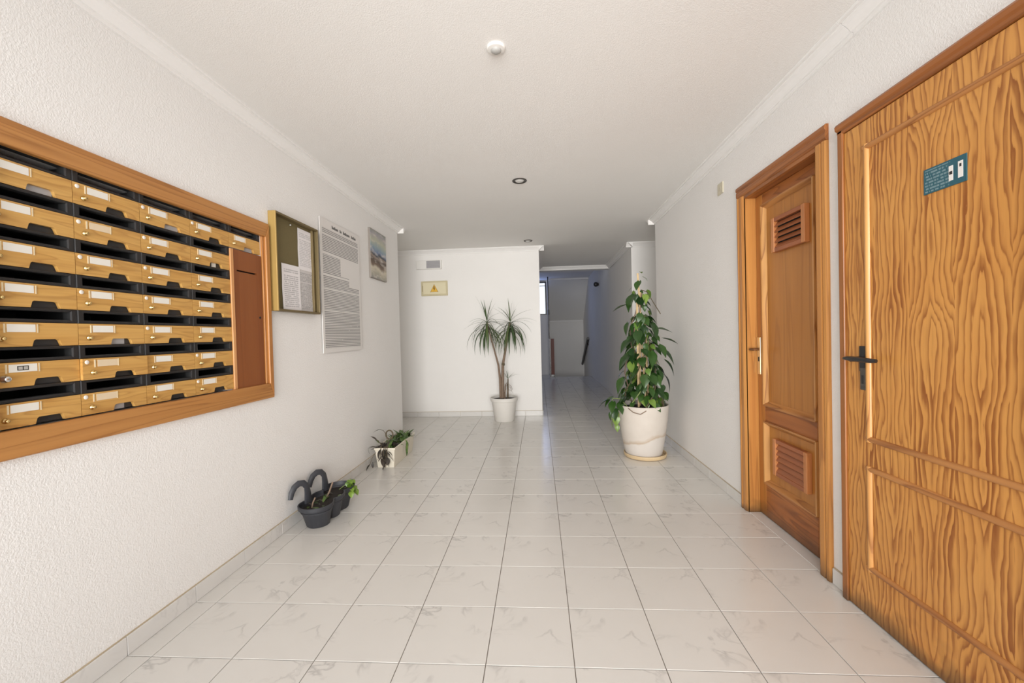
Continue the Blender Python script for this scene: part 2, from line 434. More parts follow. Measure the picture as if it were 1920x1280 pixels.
# skirting: each piece is a tile, in step with the floor joints
def skirting(name, side, wall, a, b, h=0.075, t=0.011):
    sg = 1 if side[0] == '+' else -1
    if side[1] == 'x':
        base = MB().box(min(wall, wall+sg*0.004), max(wall, wall+sg*0.004), a, b, 0, h+0.004).build(name, CAULK)
    else:
        base = MB().box(a, b, min(wall, wall+sg*0.004), max(wall, wall+sg*0.004), 0, h+0.004).build(name, CAULK)
    struct(base)
    for c0, c1 in cells(a, b):
        w0, w1 = sorted((wall + sg*0.0035, wall + sg*t)); m = MB()
        if side[1] == 'x': m.box(0, w1-w0, 0.0012, c1-c0-0.0012, 0.001, h); loc = (w0, c0, 0)
        else: m.box(0.0012, c1-c0-0.0012, 0, w1-w0, 0.001, h); loc = (c0, w0, 0)
        m.build('skirting_tile', SKIRT, base, loc, bevel=0.0015)
CAULK = plain('skirting_caulk', (0.50, 0.41, 0.29), 0.8, vary=0.25, scale=6)
skirting('baseboard_left', '+x', XL, -0.99, YL)
skirting('baseboard_right', '-x', XR, 1.44, YR)
skirting('baseboard_right_pier', '-x', XR, 0.452, 0.545)
skirting('baseboard_back', '-y', YB, -0.95, XC0+0.011)
skirting('baseboard_recess_left', '+y', YL, -0.95, XL+0.011)
skirting('baseboard_corridor_left', '+x', XC0, YB-0.011, YBEAM)
skirting('baseboard_back_right', '-y', YB, 2.926, 3.6)

# ------------------------------------------------------------------ stair window
win = struct(empty('window_1', (1.31, 11.0, 1.79)))
fr = MB().box(-0.49, 0.49, 0.03, 0.08, 0, 0.04).box(-0.49, 0.49, 0.03, 0.08, 0.96, 1.0).box(-0.49, -0.45, 0.03, 0.08, 0.04, 0.96).box(0.455, 0.49, 0.0, 0.08, 0.04, 0.96)
fr.build('window_frame', BLACKM, win)
MB().box(-0.45, 0.455, 0.045, 0.065, 0.865, 0.885).build('glazing_bar', BLACKM, win)
MB().box(-0.02, 0.005, 0.045, 0.065, 0.04, 0.96).build('glazing_bar', BLACKM, win)
gk = NT('window_glass'); gk.set((0.95, 0.97, 1.0), 0.05); gk.b.inputs['Transmission Weight'].default_value = 1.0; gk.b.inputs['IOR'].default_value = 1.02
MB().box(-0.45, 0.455, 0.052, 0.056, 0.04, 0.96).build('pane', gk.m, win)

# stairwell things
nw = empty('newel_board', (1.895, 10.22, 0))
MB().box(-0.018, 0.075, 0, 0.05, 0.07, 1.08).build('board', plain('dark_red_wood', srgb(120,66,52), 0.5), nw, bevel=0.004)
MB().box(-0.055, -0.018, 0, 0.05, 0.0, 1.08).build('edge_bar', BLACKM, nw)
MB().box(-0.018, 0.075, 0.005, 0.045, 0.0, 0.02).build('foot', BLACKM, nw)
MB().box(-0.018, 0.05, 0.01, 0.04, 0.02, 0.07).build('bracket', WHITEP, nw)
tag(nw, 'dark red wooden board with black edge at the head of the stairs', 'post')
pp = empty('metal_pole', (1.835, 10.22, 0))
MB().tube([(0,0,1.08),(0,0,2.82)], 0.016, 10).build('pole', BLACKM, pp)
MB().tube([(0,0,1.75),(0,0,1.9)], 0.026, 10).build('collar', BLACKM, pp)
tag(pp, 'thin black vertical pole beside the bright stairwell window', 'pole')
hr = empty('handrail', (2.975, 10.72, 0))
MB().tube([(0,0,1.06),(0.005,0.04,1.055),(0.01,2.0,0.085),(0.012,2.05,0.05)], 0.040, 10).build('rail', BLACKM, hr, smooth=True)
for t in (0.12, 0.88): MB().tube([(0, 2.05*t, 1.05-1.0*t), (0.03, 2.05*t, 0.98-1.0*t), (0.06, 2.05*t, 0.98-1.0*t)], 0.01, 6).build('bracket', BLACKM, hr)
tag(hr, 'black handrail sloping down the wall of the far stairs', 'handrail')
lp = empty('wall_lamp', (2.995, 8.43, 2.36))
MB().lathe([(0.0,-0.0),(0.035,0.0),(0.035,-0.02),(0.0,-0.02)], 16, (0.012, 0, 0), 'x').build('base', BLACKM, lp)
MB().lathe([(0.0,-0.13),(0.03,-0.125),(0.052,-0.10),(0.058,-0.07),(0.045,-0.03),(0.02,-0.005)], 20, (0, 0, -0.0), 'x').build('shade', BLACKM, lp, smooth=True)
MB().tube([(-0.005,0.06,-0.05),(0.005,0.3,-0.14),(0.012,0.7,-0.2)], 0.006, 6).build('cable', GREYL, lp)
tag(lp, 'small black lamp high on the dim corridor wall', 'lamp')

# ------------------------------------------------------------------ doors
def hbar(mb, y0, y1, z0, z1, x0, x1): return mb.box(x0, x1, y0, y1, z0, z1)
# door 2: big pine entrance-store door, closed, flush on the wall
d2 = struct(empty('door_2', (0, 0, 0)))
XF = 2.902
leaf2 = MB().box(XF, XF+0.042, -0.43, 0.412, 0.004, 2.068).build('door_leaf', PINE, d2, bevel=0.003)
def half_round(y0, y1, z0, z1, vertical, r=0.012, h=0.011):
    n = 6; m = MB(); pts = [(-h*math.sin(math.pi*i/n), -r*math.cos(math.pi*i/n)) for i in range(n+1)]
    if vertical: m.prism([(XF+a, y0+r+b) for a, b in pts], 'z', z0, z1)
    else: m.prism([(XF+a, z0+r+b) for a, b in pts], 'y', y0, y1)
    return m
for z0, z1 in ((0.745, 1.968), (0.205, 0.645)):
    half_round(0.275, 0, z0, z1, True).build('panel_moulding', PINE_TRIM, leaf2, smooth=True)
    half_round(-0.305, 0, z0, z1, True).build('panel_moulding', PINE_TRIM, leaf2, smooth=True)
    half_round(-0.285, 0.300, z0, 0, False).build('panel_moulding', PINE_TRIMH, leaf2, smooth=True)
    half_round(-0.285, 0.300, z1-0.024, 0, False).build('panel_moulding', PINE_TRIMH, leaf2, smooth=True)
cs = MB()
cs.box(2.893, XR+0.05, 0.412, 0.442, 0, 2.118)
cs.build('casing', CASE_SHADE, d2, bevel=0.004)
MB().box(2.893, XR+0.05, -0.46, -0.432, 0, 2.118).build('casing', CASE_SHADE, d2, bevel=0.004)
ct = MB().prism([(XR+0.05,2.07),(2.897,2.07),(2.893,2.076),(2.893,2.086),(2.884,2.092),(2.882,2.108),(2.888,2.118),(XR+0.05,2.118)], 'y', -0.46, 0.442)
ct.build('casing', CASEH, d2, bevel=0.001)
hp = MB().box(XF-0.008, XF, 0.296, 0.330, 1.035, 1.142).build('handle_plate', BLACKM, leaf2, bevel=0.003)
MB().box(XF-0.009, XF, 0.294, 0.325, 0.958, 1.052).build('lock_plate', WORN, leaf2, bevel=0.003)
MB().box(XF-0.011, XF-0.009, 0.305, 0.313, 0.985, 1.02).build('keyhole', BLACKM, leaf2)
lev = MB().tube([(XF-0.005,0.312,1.088),(XF-0.055,0.312,1.088)], 0.011, 12)
lev.tube([(XF-0.052,0.352,1.090),(XF-0.055,0.33,1.0905),(XF-0.055,0.30,1.09),(XF-0.056,0.24,1.089),(XF-0.054,0.205,1.088),(XF-0.048,0.188,1.088)], [0.007,0.011,0.013,0.012,0.011,0.009], 12, flat=(1.0, 0.85))
lev.build('lever', BLACKM, hp, smooth=True)

# door 1: recessed utility door with louvred vents
d1 = struct(empty('door_1', (0, 0, 0)))
XD = 2.995
def casing_prof(out, inn, sgn):
    """upright casing, out/inn are y of outer and inner edges"""
    w = inn-out
    return [(XR+0.0, out), (2.918, out), (2.912, out+w*0.08), (2.910, out+w*0.25), (2.916, out+w*0.38), (2.912, out+w*0.46), (2.912, out+w*0.78), (2.917, out+w*0.9), (2.922, inn), (XR+0.0, inn)]
for out, inn in ((1.432, 1.345), (0.548, 0.635)):
    MB().prism(casing_prof(out, inn, 1), 'z', 0, 2.105).build('casing', CASE, d1, bevel=0.001)
    MB().box(2.922, XR+0.2, min(inn, inn+(0.02 if inn > 1 else -0.02)), max(inn, inn+(0.02 if inn > 1 else -0.02)), 0, 2.105).build('jamb', CASE, d1)
pt = [(x, z) for x, z in [(XR,2.182),(2.918,2.182),(2.911,2.176),(2.909,2.160),(2.916,2.150),(2.912,2.142),(2.912,2.116),(2.918,2.108),(2.922,2.105),(XR,2.105)]]
MB().prism(pt, 'y', 0.548, 1.432).build('casing', CASEH, d1, bevel=0.001)
MB().box(2.922, XR+0.2, 0.635, 1.345, 2.085, 2.105).build('jamb', CASEH, d1)
lf = empty('door_leaf', (0, 0, 0)); lf.parent = d1
SY0, SY1 = 0.640, 1.340
MB().box(XD, XD+0.035, 1.262, SY1, 0.006, 2.085).build('stile', OAKD, lf, bevel=0.003)
MB().box(XD, XD+0.035, SY0, 0.757, 0.006, 2.085).build('stile', OAKD, lf, bevel=0.003)
MB().box(XD, XD+0.035, 0.757, 1.262, 2.010, 2.085).build('rail', OAKDH, lf, bevel=0.003)
MB().box(XD, XD+0.035, 0.757, 1.262, 0.622, 0.732).build('rail', OAKDH, lf, bevel=0.003)
MB().box(XD, XD+0.035, 0.757, 1.262, 0.006, 0.228).build('rail', OAKDH, lf, bevel=0.003)
MB().box(XD+0.014, XD+0.028, 0.757, 1.262, 0.732, 2.010).build('panel', OAKP, lf)
MB().box(XD+0.014, XD+0.028, 0.757, 1.262, 0.228, 0.622).build('panel', OAKP, lf)
# raised bolection moulding round each panel
for z0, z1 in ((0.732, 2.010), (0.228, 0.622)):
    pr = [(-0.012, 0.0), (-0.012, 0.010), (-0.005, 0.018), (0.004, 0.022), (0.013, 0.032), (0.014, 0.0)]
    a, b = 0.757, 1.262
    MB().prism([(XD+p, b+0.006-q) for p, q in pr], 'z', z0, z1).build('moulding', PINE_TRIM, lf, smooth=True)
    MB().prism([(XD+p, a-0.006+q) for p, q in pr], 'z', z0, z1).build('moulding', PINE_TRIM, lf, smooth=True)
    MB().prism([(XD+p, z0-0.006+q) for p, q in pr], 'y', a, b).build('moulding', PINE_TRIMH, lf, smooth=True)
    MB().prism([(XD+p, z1+0.006-q) for p, q in pr], 'y', a, b).build('moulding', PINE_TRIMH, lf, smooth=True)
def vent(y0, y1, z0, z1):
    """louvred vent on the door face: four frame bars and slanting slats, all children of the door"""
    xf, xb, w = XD-0.016, XD+0.014, 0.030
    MB().box(xf, xb, y0, y0+w, z0, z1).build('vent_frame', VENTZ, d1, bevel=0.003)
    MB().box(xf, xb, y1-w, y1, z0, z1).build('vent_frame', VENTZ, d1, bevel=0.003)
    MB().box(xf+0.002, xb, y0+w, y1-w, z0, z0+w*0.8).build('vent_frame', VENT, d1, bevel=0.003)
    MB().box(xf+0.002, xb, y0+w, y1-w, z1-w*0.8, z1).build('vent_frame', VENT, d1, bevel=0.003)
    MB().box(xb-0.004, xb, y0+w, y1-w, z0+w*0.8, z1-w*0.8).build('vent_backing', HOLE, d1)
    n = 5; hh = (z1-z0-1.6*w)/n
    for i in range(n):
        z = z0+0.8*w+hh*i
        MB().prism([(xf+0.004, z+0.002), (xf+0.007, z-0.002), (xb-0.006, z+hh*0.80), (xb-0.009, z+hh*0.84)], 'y', y0+w, y1-w).build('vent_slat', VENT, d1)
vent(0.818, 1.138, 1.685, 1.892)
vent(0.824, 1.154, 0.318, 0.543)
hp1 = MB().box(XD-0.006, XD, 1.300, 1.338, 0.925, 1.168).build('handle_plate', BRASS_SOFT, lf, bevel=0.002)
l1 = MB().tube([(XD-0.004,1.318,1.09),(XD-0.046,1.320,1.09),(XD-0.056,1.318,1.09),(XD-0.060,1.300,1.09),(XD-0.060,1.262,1.089)], [0.009,0.009,0.010,0.009,0.007], 10)
l1.build('lever', plain('bronze_lever', (0.22, 0.10, 0.04), 0.35, 0.6), lf, smooth=True)
MB().box(XD-0.008, XD-0.006, 1.313, 1.323, 1.01, 1.04).build('keyhole', HOLE, lf)

MB().box(XR-0.004, XR+0.12, 0.64, 1.34, -0.004, 0.002).build('threshold', SKIRT, d1)
# door sign
def print_lines(name, base, ink, per_m, ylo, yhi, zlo, zhi, dens=0.5, amount=0.6, word=55, blocks=None):
    """flat print: rows of word-like marks in the sheet's own y,z coordinates"""
    k = NT(name); co = k.coord('Object'); X = k.xyz(co)
    y, z = X[1], X[2]
    row = k.math('FLOOR', k.math('MULTIPLY', z, per_m)); fr_ = k.math('FRACT', k.math('MULTIPLY', z, per_m))
    inrow = k.math('MULTIPLY', k.math('GREATER_THAN', fr_, 0.28), k.math('LESS_THAN', fr_, 0.86))
    wn = k.noise(k.comb(k.math('MULTIPLY', y, word), k.math('MULTIPLY', row, 7.31), 0.0), 1.0, 2)
    words = k.math('GREATER_THAN', wn, 1-dens)
    rl = k.noise(k.comb(k.math('MULTIPLY', row, 0.37), 3.3, 0.0), 1.0, 3)
    rowon = k.math('GREATER_THAN', rl, 0.33)
    m = k.math('MULTIPLY', k.math('MULTIPLY', inrow, words), rowon)
    box = None
    for v, lo, hi in ((y, ylo, yhi), (z, zlo, zhi)):
        q = k.math('MULTIPLY', k.math('GREATER_THAN', v, lo), k.math('LESS_THAN', v, hi))
        box = q if box is None else k.math('MULTIPLY', box, q)
    m = k.math('MULTIPLY', m, box)
    for (a, b, c, d) in (blocks or []):        # blank areas
        q = k.math('MULTIPLY', k.math('MULTIPLY', k.math('GREATER_THAN', y, a), k.math('LESS_THAN', y, b)),
                   k.math('MULTIPLY', k.math('GREATER_THAN', z, c), k.math('LESS_THAN', z, d)))
        m = k.math('MULTIPLY', m, k.math('SUBTRACT', 1.0, q))
    k.set(k.mix(k.math('MULTIPLY', m, amount), base, ink), 0.45, 0, 0.35)
    return k.m
ds = empty('door_sign', (XF, -0.040, 1.718))
MB().box(-0.003, 0, -0.072, 0.073, -0.043, 0.043).build('plate', print_lines('teal_sign_print', srgb(46,92,104), srgb(150,172,176), 95, -0.02, 0.068, -0.038, 0.038, 0.55, 0.55, 160), ds)
MB().box(-0.0036, -0.003, -0.030, -0.016, -0.026, 0.022).build('icon', WHITEP, ds)
MB().box(-0.0036, -0.003, -0.062, -0.046, -0.026, 0.026).build('icon', WHITEP, ds)
MB().box(-0.004, -0.0036, -0.057, -0.051, 0.008, 0.018).build('icon_mark', BLACKM, ds)
MB().box(-0.0042, -0.003, -0.028, -0.018, -0.006, 0.004).build('icon_mark', BLACKM, ds)
tag(ds, 'small teal sign with two white pictograms stuck on the large pine door', 'sign')

# ------------------------------------------------------------------ mailbox surround
fo = (-0.456, 0.945, 0.879, 1.940)       # outer y0 y1 z0 z1
mf = empty('mailbox_surround', (XL, 0.25, fo[2]))
def bar(P, m):
    """mitred board of the surround: polygon in y,z"""
    pts = [(y-0.25, z-fo[2]) for y, z in P]
    MB().prism(pts, 'x', -0.004, 0.024).build('frame_board', m, mf, bevel=0.005)
def lip(P, m):
    pts = [(y-0.25, z-fo[2]) for y, z in P]
    MB().prism(pts, 'x', -0.03, 0.012).build('frame_lip', m, mf, bevel=0.002)
i0 = (NY0-0.012, NY1+0.026, NZ0-0.012, NZ1+0.012)
bar([(fo[0],fo[3]),(fo[1],fo[3]),(i0[1],NZ1-0.004),(NY0,NZ1-0.004)], FRAME_H)
bar([(fo[0],fo[2]),(fo[1],fo[2]),(i0[1],NZ0+0.003),(NY0,NZ0+0.003)], FRAME_H)
bar([(fo[1],fo[2]),(fo[1],fo[3]),(i0[1],NZ1-0.004),(i0[1],NZ0+0.003)], FRAME_V)
bar([(fo[0],fo[2]),(fo[0],fo[3]),(NY0,NZ1-0.004),(NY0,NZ0+0.003)], FRAME_V)
lip([(i0[1],NZ0+0.003),(i0[1],NZ1-0.004),(NY1+0.008,NZ1-0.004),(NY1+0.008,NZ0+0.003)], FRAME_V)
tag(mf, 'orange-brown wooden surround framing the wall of mailboxes', 'frame')

# mailboxes -------------------------------------------------------------
PW, PH, DH = 0.251, 0.1278, 0.0775
ZT1 = 1.817
def door_mesh(mat_, notch=True):
    """front of the mailbox, local: x out of the wall, y 0..PW, z 0..DH; a notch is cut in the lower edge"""
    y0, y1 = 0.0012, PW-0.0012
    m = MB()
    if notch:
        na, nb, nc, nd, h = 0.113, 0.120, 0.191, 0.200, 0.0225
        cols = [(y0, 0.0, 0.0), (na, 0, 0), (nb-0.002, h*0.82, h*0.82), (nb+0.003, h, h), (nc-0.003, h, h), (nc+0.002, h*0.82, h*0.82), (nd, 0, 0), (y1, 0, 0)]
        pts = [(y, z) for y, z, _ in cols] + [(y1, DH), (y0, DH)]
        # split in quads so no concave face is needed
        ys = [c[0] for c in cols]; zs = [c[1] for c in cols]
        for i in range(len(cols)-1):
            m.hexa([(-0.012, ys[i], zs[i]), (0.0, ys[i], zs[i]), (0.0, ys[i+1], zs[i+1]), (-0.012, ys[i+1], zs[i+1]),
                    (-0.012, ys[i], DH), (0.0, ys[i], DH), (0.0, ys[i+1], DH), (-0.012, ys[i+1], DH)])
        me = m.mesh('mailbox_door', mat_)
        bm = bmesh.new(); bm.from_mesh(me); bmesh.ops.remove_doubles(bm, verts=bm.verts, dist=1e-5)
        seen = {}
        for f in bm.faces: seen.setdefault(frozenset(v.index for v in f.verts), []).append(f)
        dead = [f for fs in seen.values() if len(fs) > 1 for f in fs]
        bmesh.ops.delete(bm, geom=dead, context='FACES_ONLY')
        bmesh.ops.recalc_face_normals(bm, faces=bm.faces); bm.to_mesh(me); bm.free()
        return me
    m.box(-0.012, 0, y0, y1, 0, DH)
    return m.mesh('mailbox_door', mat_)
DOOR = door_mesh(OAK)
SH = PH-DH                                 # slot strip height
hm = MB()
def slot_housing():
    m = MB()
    a, b = 0.023, 0.229
    z0, z1 = DH, DH+SH; s0, s1 = DH+0.012, DH+0.040
    xf = -0.003
    # box open at the front: the slot plate, then a sleeve running back, closed behind
    q = lambda x, r: [(x,r[0],r[2]),(x,r[1],r[2]),(x,r[1],r[3]),(x,r[0],r[3])]
    A, B, Z = (0, PW, 0, z1), (0.002, PW-0.002, 0.002, z1-0.002), (a, b, s0, s1)
    P = (0, PW, z0, z1); P2 = (0.003, PW-0.003, z0+0.003, z1-0.003); Z2 = (a-0.004, b+0.004, s0-0.004, s1+0.004)
    v = q(xf, P) + q(xf+0.003, P2) + q(xf+0.003, Z2) + q(xf, Z) + q(-0.030, Z) + q(-0.030, P)
    f = []
    for L in range(5):
        for k in range(4):
            n = (k+1) % 4; f.append((L*4+k, L*4+n, L*4+4+n, L*4+4+k))
    for k in range(4): f.append((20+k, 20+(k+1)%4, (k+1)%4, k))
    m.add(v, f[:12]); m.cur = 1  # sleeve faces painted near-black, as if in shade
    m.add(v, f[12:])
    return m
HOUSING = slot_housing().mesh('mailbox_housing', [BLACKP, HOLE])
bm = bmesh.new(); bm.from_mesh(HOUSING); bmesh.ops.remove_doubles(bm, verts=bm.verts, dist=1e-6); bmesh.ops.recalc_face_normals(bm, faces=bm.faces); bm.to_mesh(HOUSING); bm.free()
BODY = MB()
for d_, (e0, e1, g0, g1) in ((0, (0, PW, 0, PH)),):
    q = lambda x, r: [(x,r[0],r[2]),(x,r[1],r[2]),(x,r[1],r[3]),(x,r[0],r[3])]
    v = q(-0.031,(e0,e1,g0,g1)) + q(-0.24,(e0,e1,g0,g1)) + q(-0.238,(e0+.002,e1-.002,g0+.002,g1-.002)) + q(-0.031,(e0+.002,e1-.002,g0+.002,g1-.002))
    f = [(L*4+k, L*4+(k+1)%4, (L*4+4+(k+1)%4)%16, (L*4+4+k)%16) for L in (0, 2, 3) for k in range(4)] + [(4,5,6,7),(8,9,10,11)]
    BODY.add(v, f)
BODY = BODY.mesh('mailbox_body', HOLE)
FLAP = MB().box(-0.019, -0.0135, 0.004, PW-0.004, 0.001, 0.045).mesh('mailbox_flap', DARKP)
CARDM = MB().box(0, 0.0012, 0.049, 0.123, DH-0.031, DH-0.006).mesh('name_card', CARD)
CARDBM = MB().box(0, 0.0012, 0.052, 0.128, DH-0.031, DH-0.006).mesh('name_card', CARDB)
BRS = plain('brass_strip', (0.85, 0.72, 0.48), 0.4, 0.3)
HOLDER = MB().box(0, 0.0018, 0.040, 0.0445, DH-0.033, DH-0.005).mesh('card_holder', BRS)
HOLDER2 = MB().box(0, 0.0018, 0.127, 0.130, DH-0.033, DH-0.005).mesh('card_holder', BRS)
KNOB = MB().lathe([(0.0085,0),(0.0085,0.004),(0.0055,0.005),(0.0055,0.012),(0.0048,0.014),(0,0.0145)], 14, (0,0.034,DH-0.052), 'x').mesh('lock', BRASS, True)
KNOBC = MB().lathe([(0.012,0),(0.012,0.003),(0.009,0.005),(0.009,0.016),(0.007,0.018),(0,0.0185)], 14, (0,0.036,DH-0.050), 'x').mesh('lock', CHROME, True)
DOT = MB().lathe([(0.0075,0),(0.0075,0.0012),(0.006,0.002),(0,0.0022)], 14, (0,0.0155,DH-0.013), 'x').mesh('number_disc', ENAMEL, True)
ordw = ['top', 'second', 'third', 'fourth', 'fifth', 'sixth', 'bottom']
colw = ['leftmost column', 'second column from the left', 'third column from the left', 'fourth column from the left', 'rightmost column']
nodot = {(1,4), (2,5), (2,6), (3,1), (3,2), (3,3), (3,4), (4,0)}
aged = {(1,1), (1,5), (1,6)}
for c in range(5):
    for r in range(7):
        if c == 4 and r > 0: continue
        mbx = empty('mailbox', (XL+0.002, NY0+PW*c, ZT1-PH*r-DH))
        link('slot_housing', HOUSING, mbx)
        link('box_body', BODY, mbx)
        link('flap', FLAP, mbx)
        dr = link('door', DOOR, mbx)
        if (c, r) == (1, 5):                # door standing a little ajar
            dr.location = (0.010, 0, 0)
        link('name_card', CARDBM if (c, r) in aged else CARDM, dr)
        link('card_holder', HOLDER, dr); link('card_holder', HOLDER2, dr)
        link('lock', KNOBC if (c, r) == (0, 5) else KNOB, dr)
        if (c, r) not in nodot: link('number_disc', DOT, dr)
        lab = 'oak-fronted mailbox, %s row, %s' % (ordw[r], colw[c])
        if (c, r) == (0, 5):
            MB().box(0.0012, 0.0016, 0.070, 0.100, DH-0.0255, DH-0.0115).build('card_print', BLACKM, dr)
            for pa_ in (0.0725, 0.0865): MB().box(0.0016, 0.0019, pa_, pa_+0.011, DH-0.0235, DH-0.0135).build('card_print', plain('print_grey', (0.45, 0.43, 0.40), 0.6), dr)
            lab = 'oak-fronted mailbox with chrome lock and black-printed card, sixth row, leftmost column'
        if (c, r) == (1, 5): lab = 'oak-fronted mailbox with door slightly ajar, sixth row, second column from the left'
        tag(mbx, lab, 'mailbox', 'mailboxes in the wall')
for (c, r, y0, y1, mt, w) in ((0,0,0.118,0.196,ENVEL,'grey'), (2,0,0.118,0.196,ENVEL,'grey'), (1,4,0.118,0.176,ENVEL,'grey'), (1,6,0.110,0.165,ENVEL,'grey'), (3,1,0.140,0.168,CARD,'white'), (4,0,0.120,0.195,ENVEL,'grey')):
    o = MB().box(0, 0.0012, 0, y1-y0, 0, 0.045).build('letter', mt, None, (XL+0.002-0.0133, NY0+PW*c+y0, ZT1-PH*r-DH+0.001))
    tag(o, '%s letter showing through the notch of the mailbox, %s row, %s' % (w, ordw[r], colw[c]), 'letter', 'letters left in the mailboxes')

# brown panel with posting slot
pn = empty('mail_panel', (XL, NY1-PW, NZ0))
ph = 1.733-NZ0
s0, s1 = 1.614-NZ0, 1.623-NZ0
MB().ring(-0.01, 0.006, (0.022, PW, 0.002, ph), (0.046, 0.212, s0, s1)).build('board', REDWOOD, pn)
MB().box(-0.01, 0.008, 0.0, 0.022, 0.002, ph).build('edge_strip', EDGEW, pn, bevel=0.002)
MB().box(-0.03, -0.012, 0.04, 0.22, s0-0.02, s1+0.02).build('slot_backing', HOLE, pn)
MB().lathe([(0.007,0),(0.007,0.002),(0,0.0025)], 12, (0.006, 0.225, 0.40), 'x').build('keyhole', HOLE, pn)
tag(pn, 'reddish-brown wooden panel with a thin posting slot beside the mailboxes', 'panel')

# ------------------------------------------------------------------ notice board, poster, painting
GOLD = plain('gold_anodised', srgb(176,146,84), 0.5, 0.25, vary=0.05)
GOLD_SHADE = plain('gold_anodised_shaded', srgb(118,102,68), 0.5, 0.25, vary=0.05)  # darker copy of the gold, shade on the frame put into the colour
FELT = plain('olive_felt', srgb(112,100,66), 0.9, vary=0.1, scale=140)
nb = empty('notice_board', (XL, 1.22, 1.412))
b0, b1, hz, dp = -0.252, 0.252, 0.622, 0.050
MB().box(0, dp, b0, b0+0.012, 0, hz).build('frame_side', GOLD, nb, bevel=0.003)
MB().box(0, dp, b1-0.012, b1, 0, hz).build('frame_side', GOLD_SHADE, nb, bevel=0.003)
MB().box(0, dp, b0+0.012, b1-0.012, 0, 0.014).build('frame_side', GOLD_SHADE, nb, bevel=0.003)
MB().box(0, dp, b0+0.012, b1-0.012, hz-0.014, hz).build('frame_side', GOLD_SHADE, nb, bevel=0.003)
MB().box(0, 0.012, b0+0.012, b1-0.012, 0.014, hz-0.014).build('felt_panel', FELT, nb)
MB().box(0.012, 0.030, 0.205, 0.222, 0.014, hz-0.014).build('door_stile', GOLD_SHADE, nb, bevel=0.002)
for y, z in ((-0.225, 0.585), (-0.04, 0.585), (-0.225, 0.34), (0.232, 0.56), (0.232, 0.05)):
    MB().lathe([(0.007,0),(0.007,0.006),(0.004,0.010),(0,0.011)], 10, (0.012, y, z), 'x').build('clip', CHROME, nb, smooth=True)
tag(nb, 'shallow gold-framed notice board with olive felt beside the mailboxes', 'notice board')
def sheet(name, y, z, w, h, x, m, label, tilt=0):
    me = MB(); n = 6
    vs = []; fs = []
    for i in range(n+1):
        for j in range(2):
            vs.append((0.0012*math.sin(i*1.7)+(0.002 if i in (0, n) else 0), -w/2+w*j, -h/2+h*i/n))
    for i in range(n): fs.append((2*i, 2*i+1, 2*i+3, 2*i+2))
    me.add(vs, fs); o = me.build(name, m, None, (x, y, z)); o.rotation_euler.x = tilt
    so = o.modifiers.new('thickness', 'SOLIDIFY'); so.thickness = 0.0006
    return tag(o, label, 'paper', 'notices on the notice board')
PAPER = srgb(236,232,232); INK = srgb(96,94,100)
sheet('notice_sheet', 1.353, 1.858, 0.185, 0.285, XL+0.0145, print_lines('notice_print', PAPER, INK, 85, -0.075, 0.07, -0.12, 0.12, 0.6, 0.32, 70), 'white printed sheet at the upper right of the gold notice board')
sheet('notice_sheet', 1.168, 1.578, 0.205, 0.30, XL+0.0175, print_lines('letter_print', PAPER, INK, 75, -0.08, 0.08, -0.13, 0.12, 0.6, 0.42, 60), 'white typed sheet at the lower left of the gold notice board', 0.02)
sheet('notice_sheet', 1.348, 1.570, 0.19, 0.29, XL+0.0145, print_lines('dense_notice_print', srgb(206,202,200), INK, 110, -0.08, 0.085, -0.13, 0.13, 0.55, 0.5, 120), 'greyish densely printed sheet at the lower right of the gold notice board')

# tall rules poster: a thin panel held a little off the wall
po = empty('wall_poster', (XL+0.010, 1.905, 1.645))
PM = print_lines('poster_print', srgb(226,222,218), srgb(70,68,68), 76, -0.315, 0.315, -0.49, 0.452, 0.72, 0.66, 48, [(-0.03, 0.32, 0.10, 0.26), (-0.34, 0.34, 0.245, 0.262), (0.12, 0.34, 0.03, 0.10), (-0.34, 0.34, -0.03, -0.018), (-0.34, 0.34, -0.20, -0.19), (-0.34, 0.34, 0.40, 0.41)])
MB().hexa([(0,-0.345,-0.525),(0.006,-0.345,-0.525),(0.006,0.345,-0.520),(0,0.345,-0.520),(0,-0.345,0.520),(0.006,-0.345,0.520),(0.006,0.345,0.525),(0,0.345,0.525)]).build('sheet', PM, po)
tm = MB(); yy = -0.16
for wd in (0.115, 0.035, 0.13, 0.10):        # heading, an illegible row of bold words
    for q in range(int(wd/0.0155)):
        tm.box(0.006, 0.0064, yy+q*0.0155, yy+q*0.0155+0.0115, 0.468, 0.468+(0.026 if q in (0, 3) else 0.018))
    yy += wd+0.022
tm.build('heading', BLACKM, po)['kind'] = 'stuff'
for a_, b_ in ((-.3,.45),(.27,.45),(-.3,-.48),(.27,-.48)): MB().box(-0.010, 0, a_, a_+0.03, b_, b_+0.03).build('standoff', WHITEP, po)
tag(po, 'tall white poster densely printed with small grey text', 'poster')

pk = NT('seascape_paint'); co = pk.coord('Object'); X = pk.xyz(co)
dn = pk.noise(co, 7, 4, 0.6); dn2 = pk.noise(pk.mapping(co, scale=(1, 0.6, 2)), 13, 3)
zz = pk.math('ADD', pk.math('DIVIDE', pk.math('ADD', X[2], 0.245), 0.49), pk.math('MULTIPLY', pk.math('SUBTRACT', dn, 0.5), 0.22))
zz = pk.math('ADD', zz, pk.math('MULTIPLY', X[1], 0.12))
cA = pk.ramp(zz, [(0.0, srgb(150,146,140)), (0.10, srgb(176,170,150)), (0.20, srgb(206,196,176)), (0.27, srgb(110,88,70)), (0.36, srgb(78,60,48)), (0.44, srgb(150,134,122)), (0.49, srgb(52,56,66)), (0.56, srgb(112,132,166)), (0.66, srgb(146,164,170)), (0.78, srgb(186,188,166)), (0.9, srgb(164,160,166)), (1.0, srgb(146,150,140))])
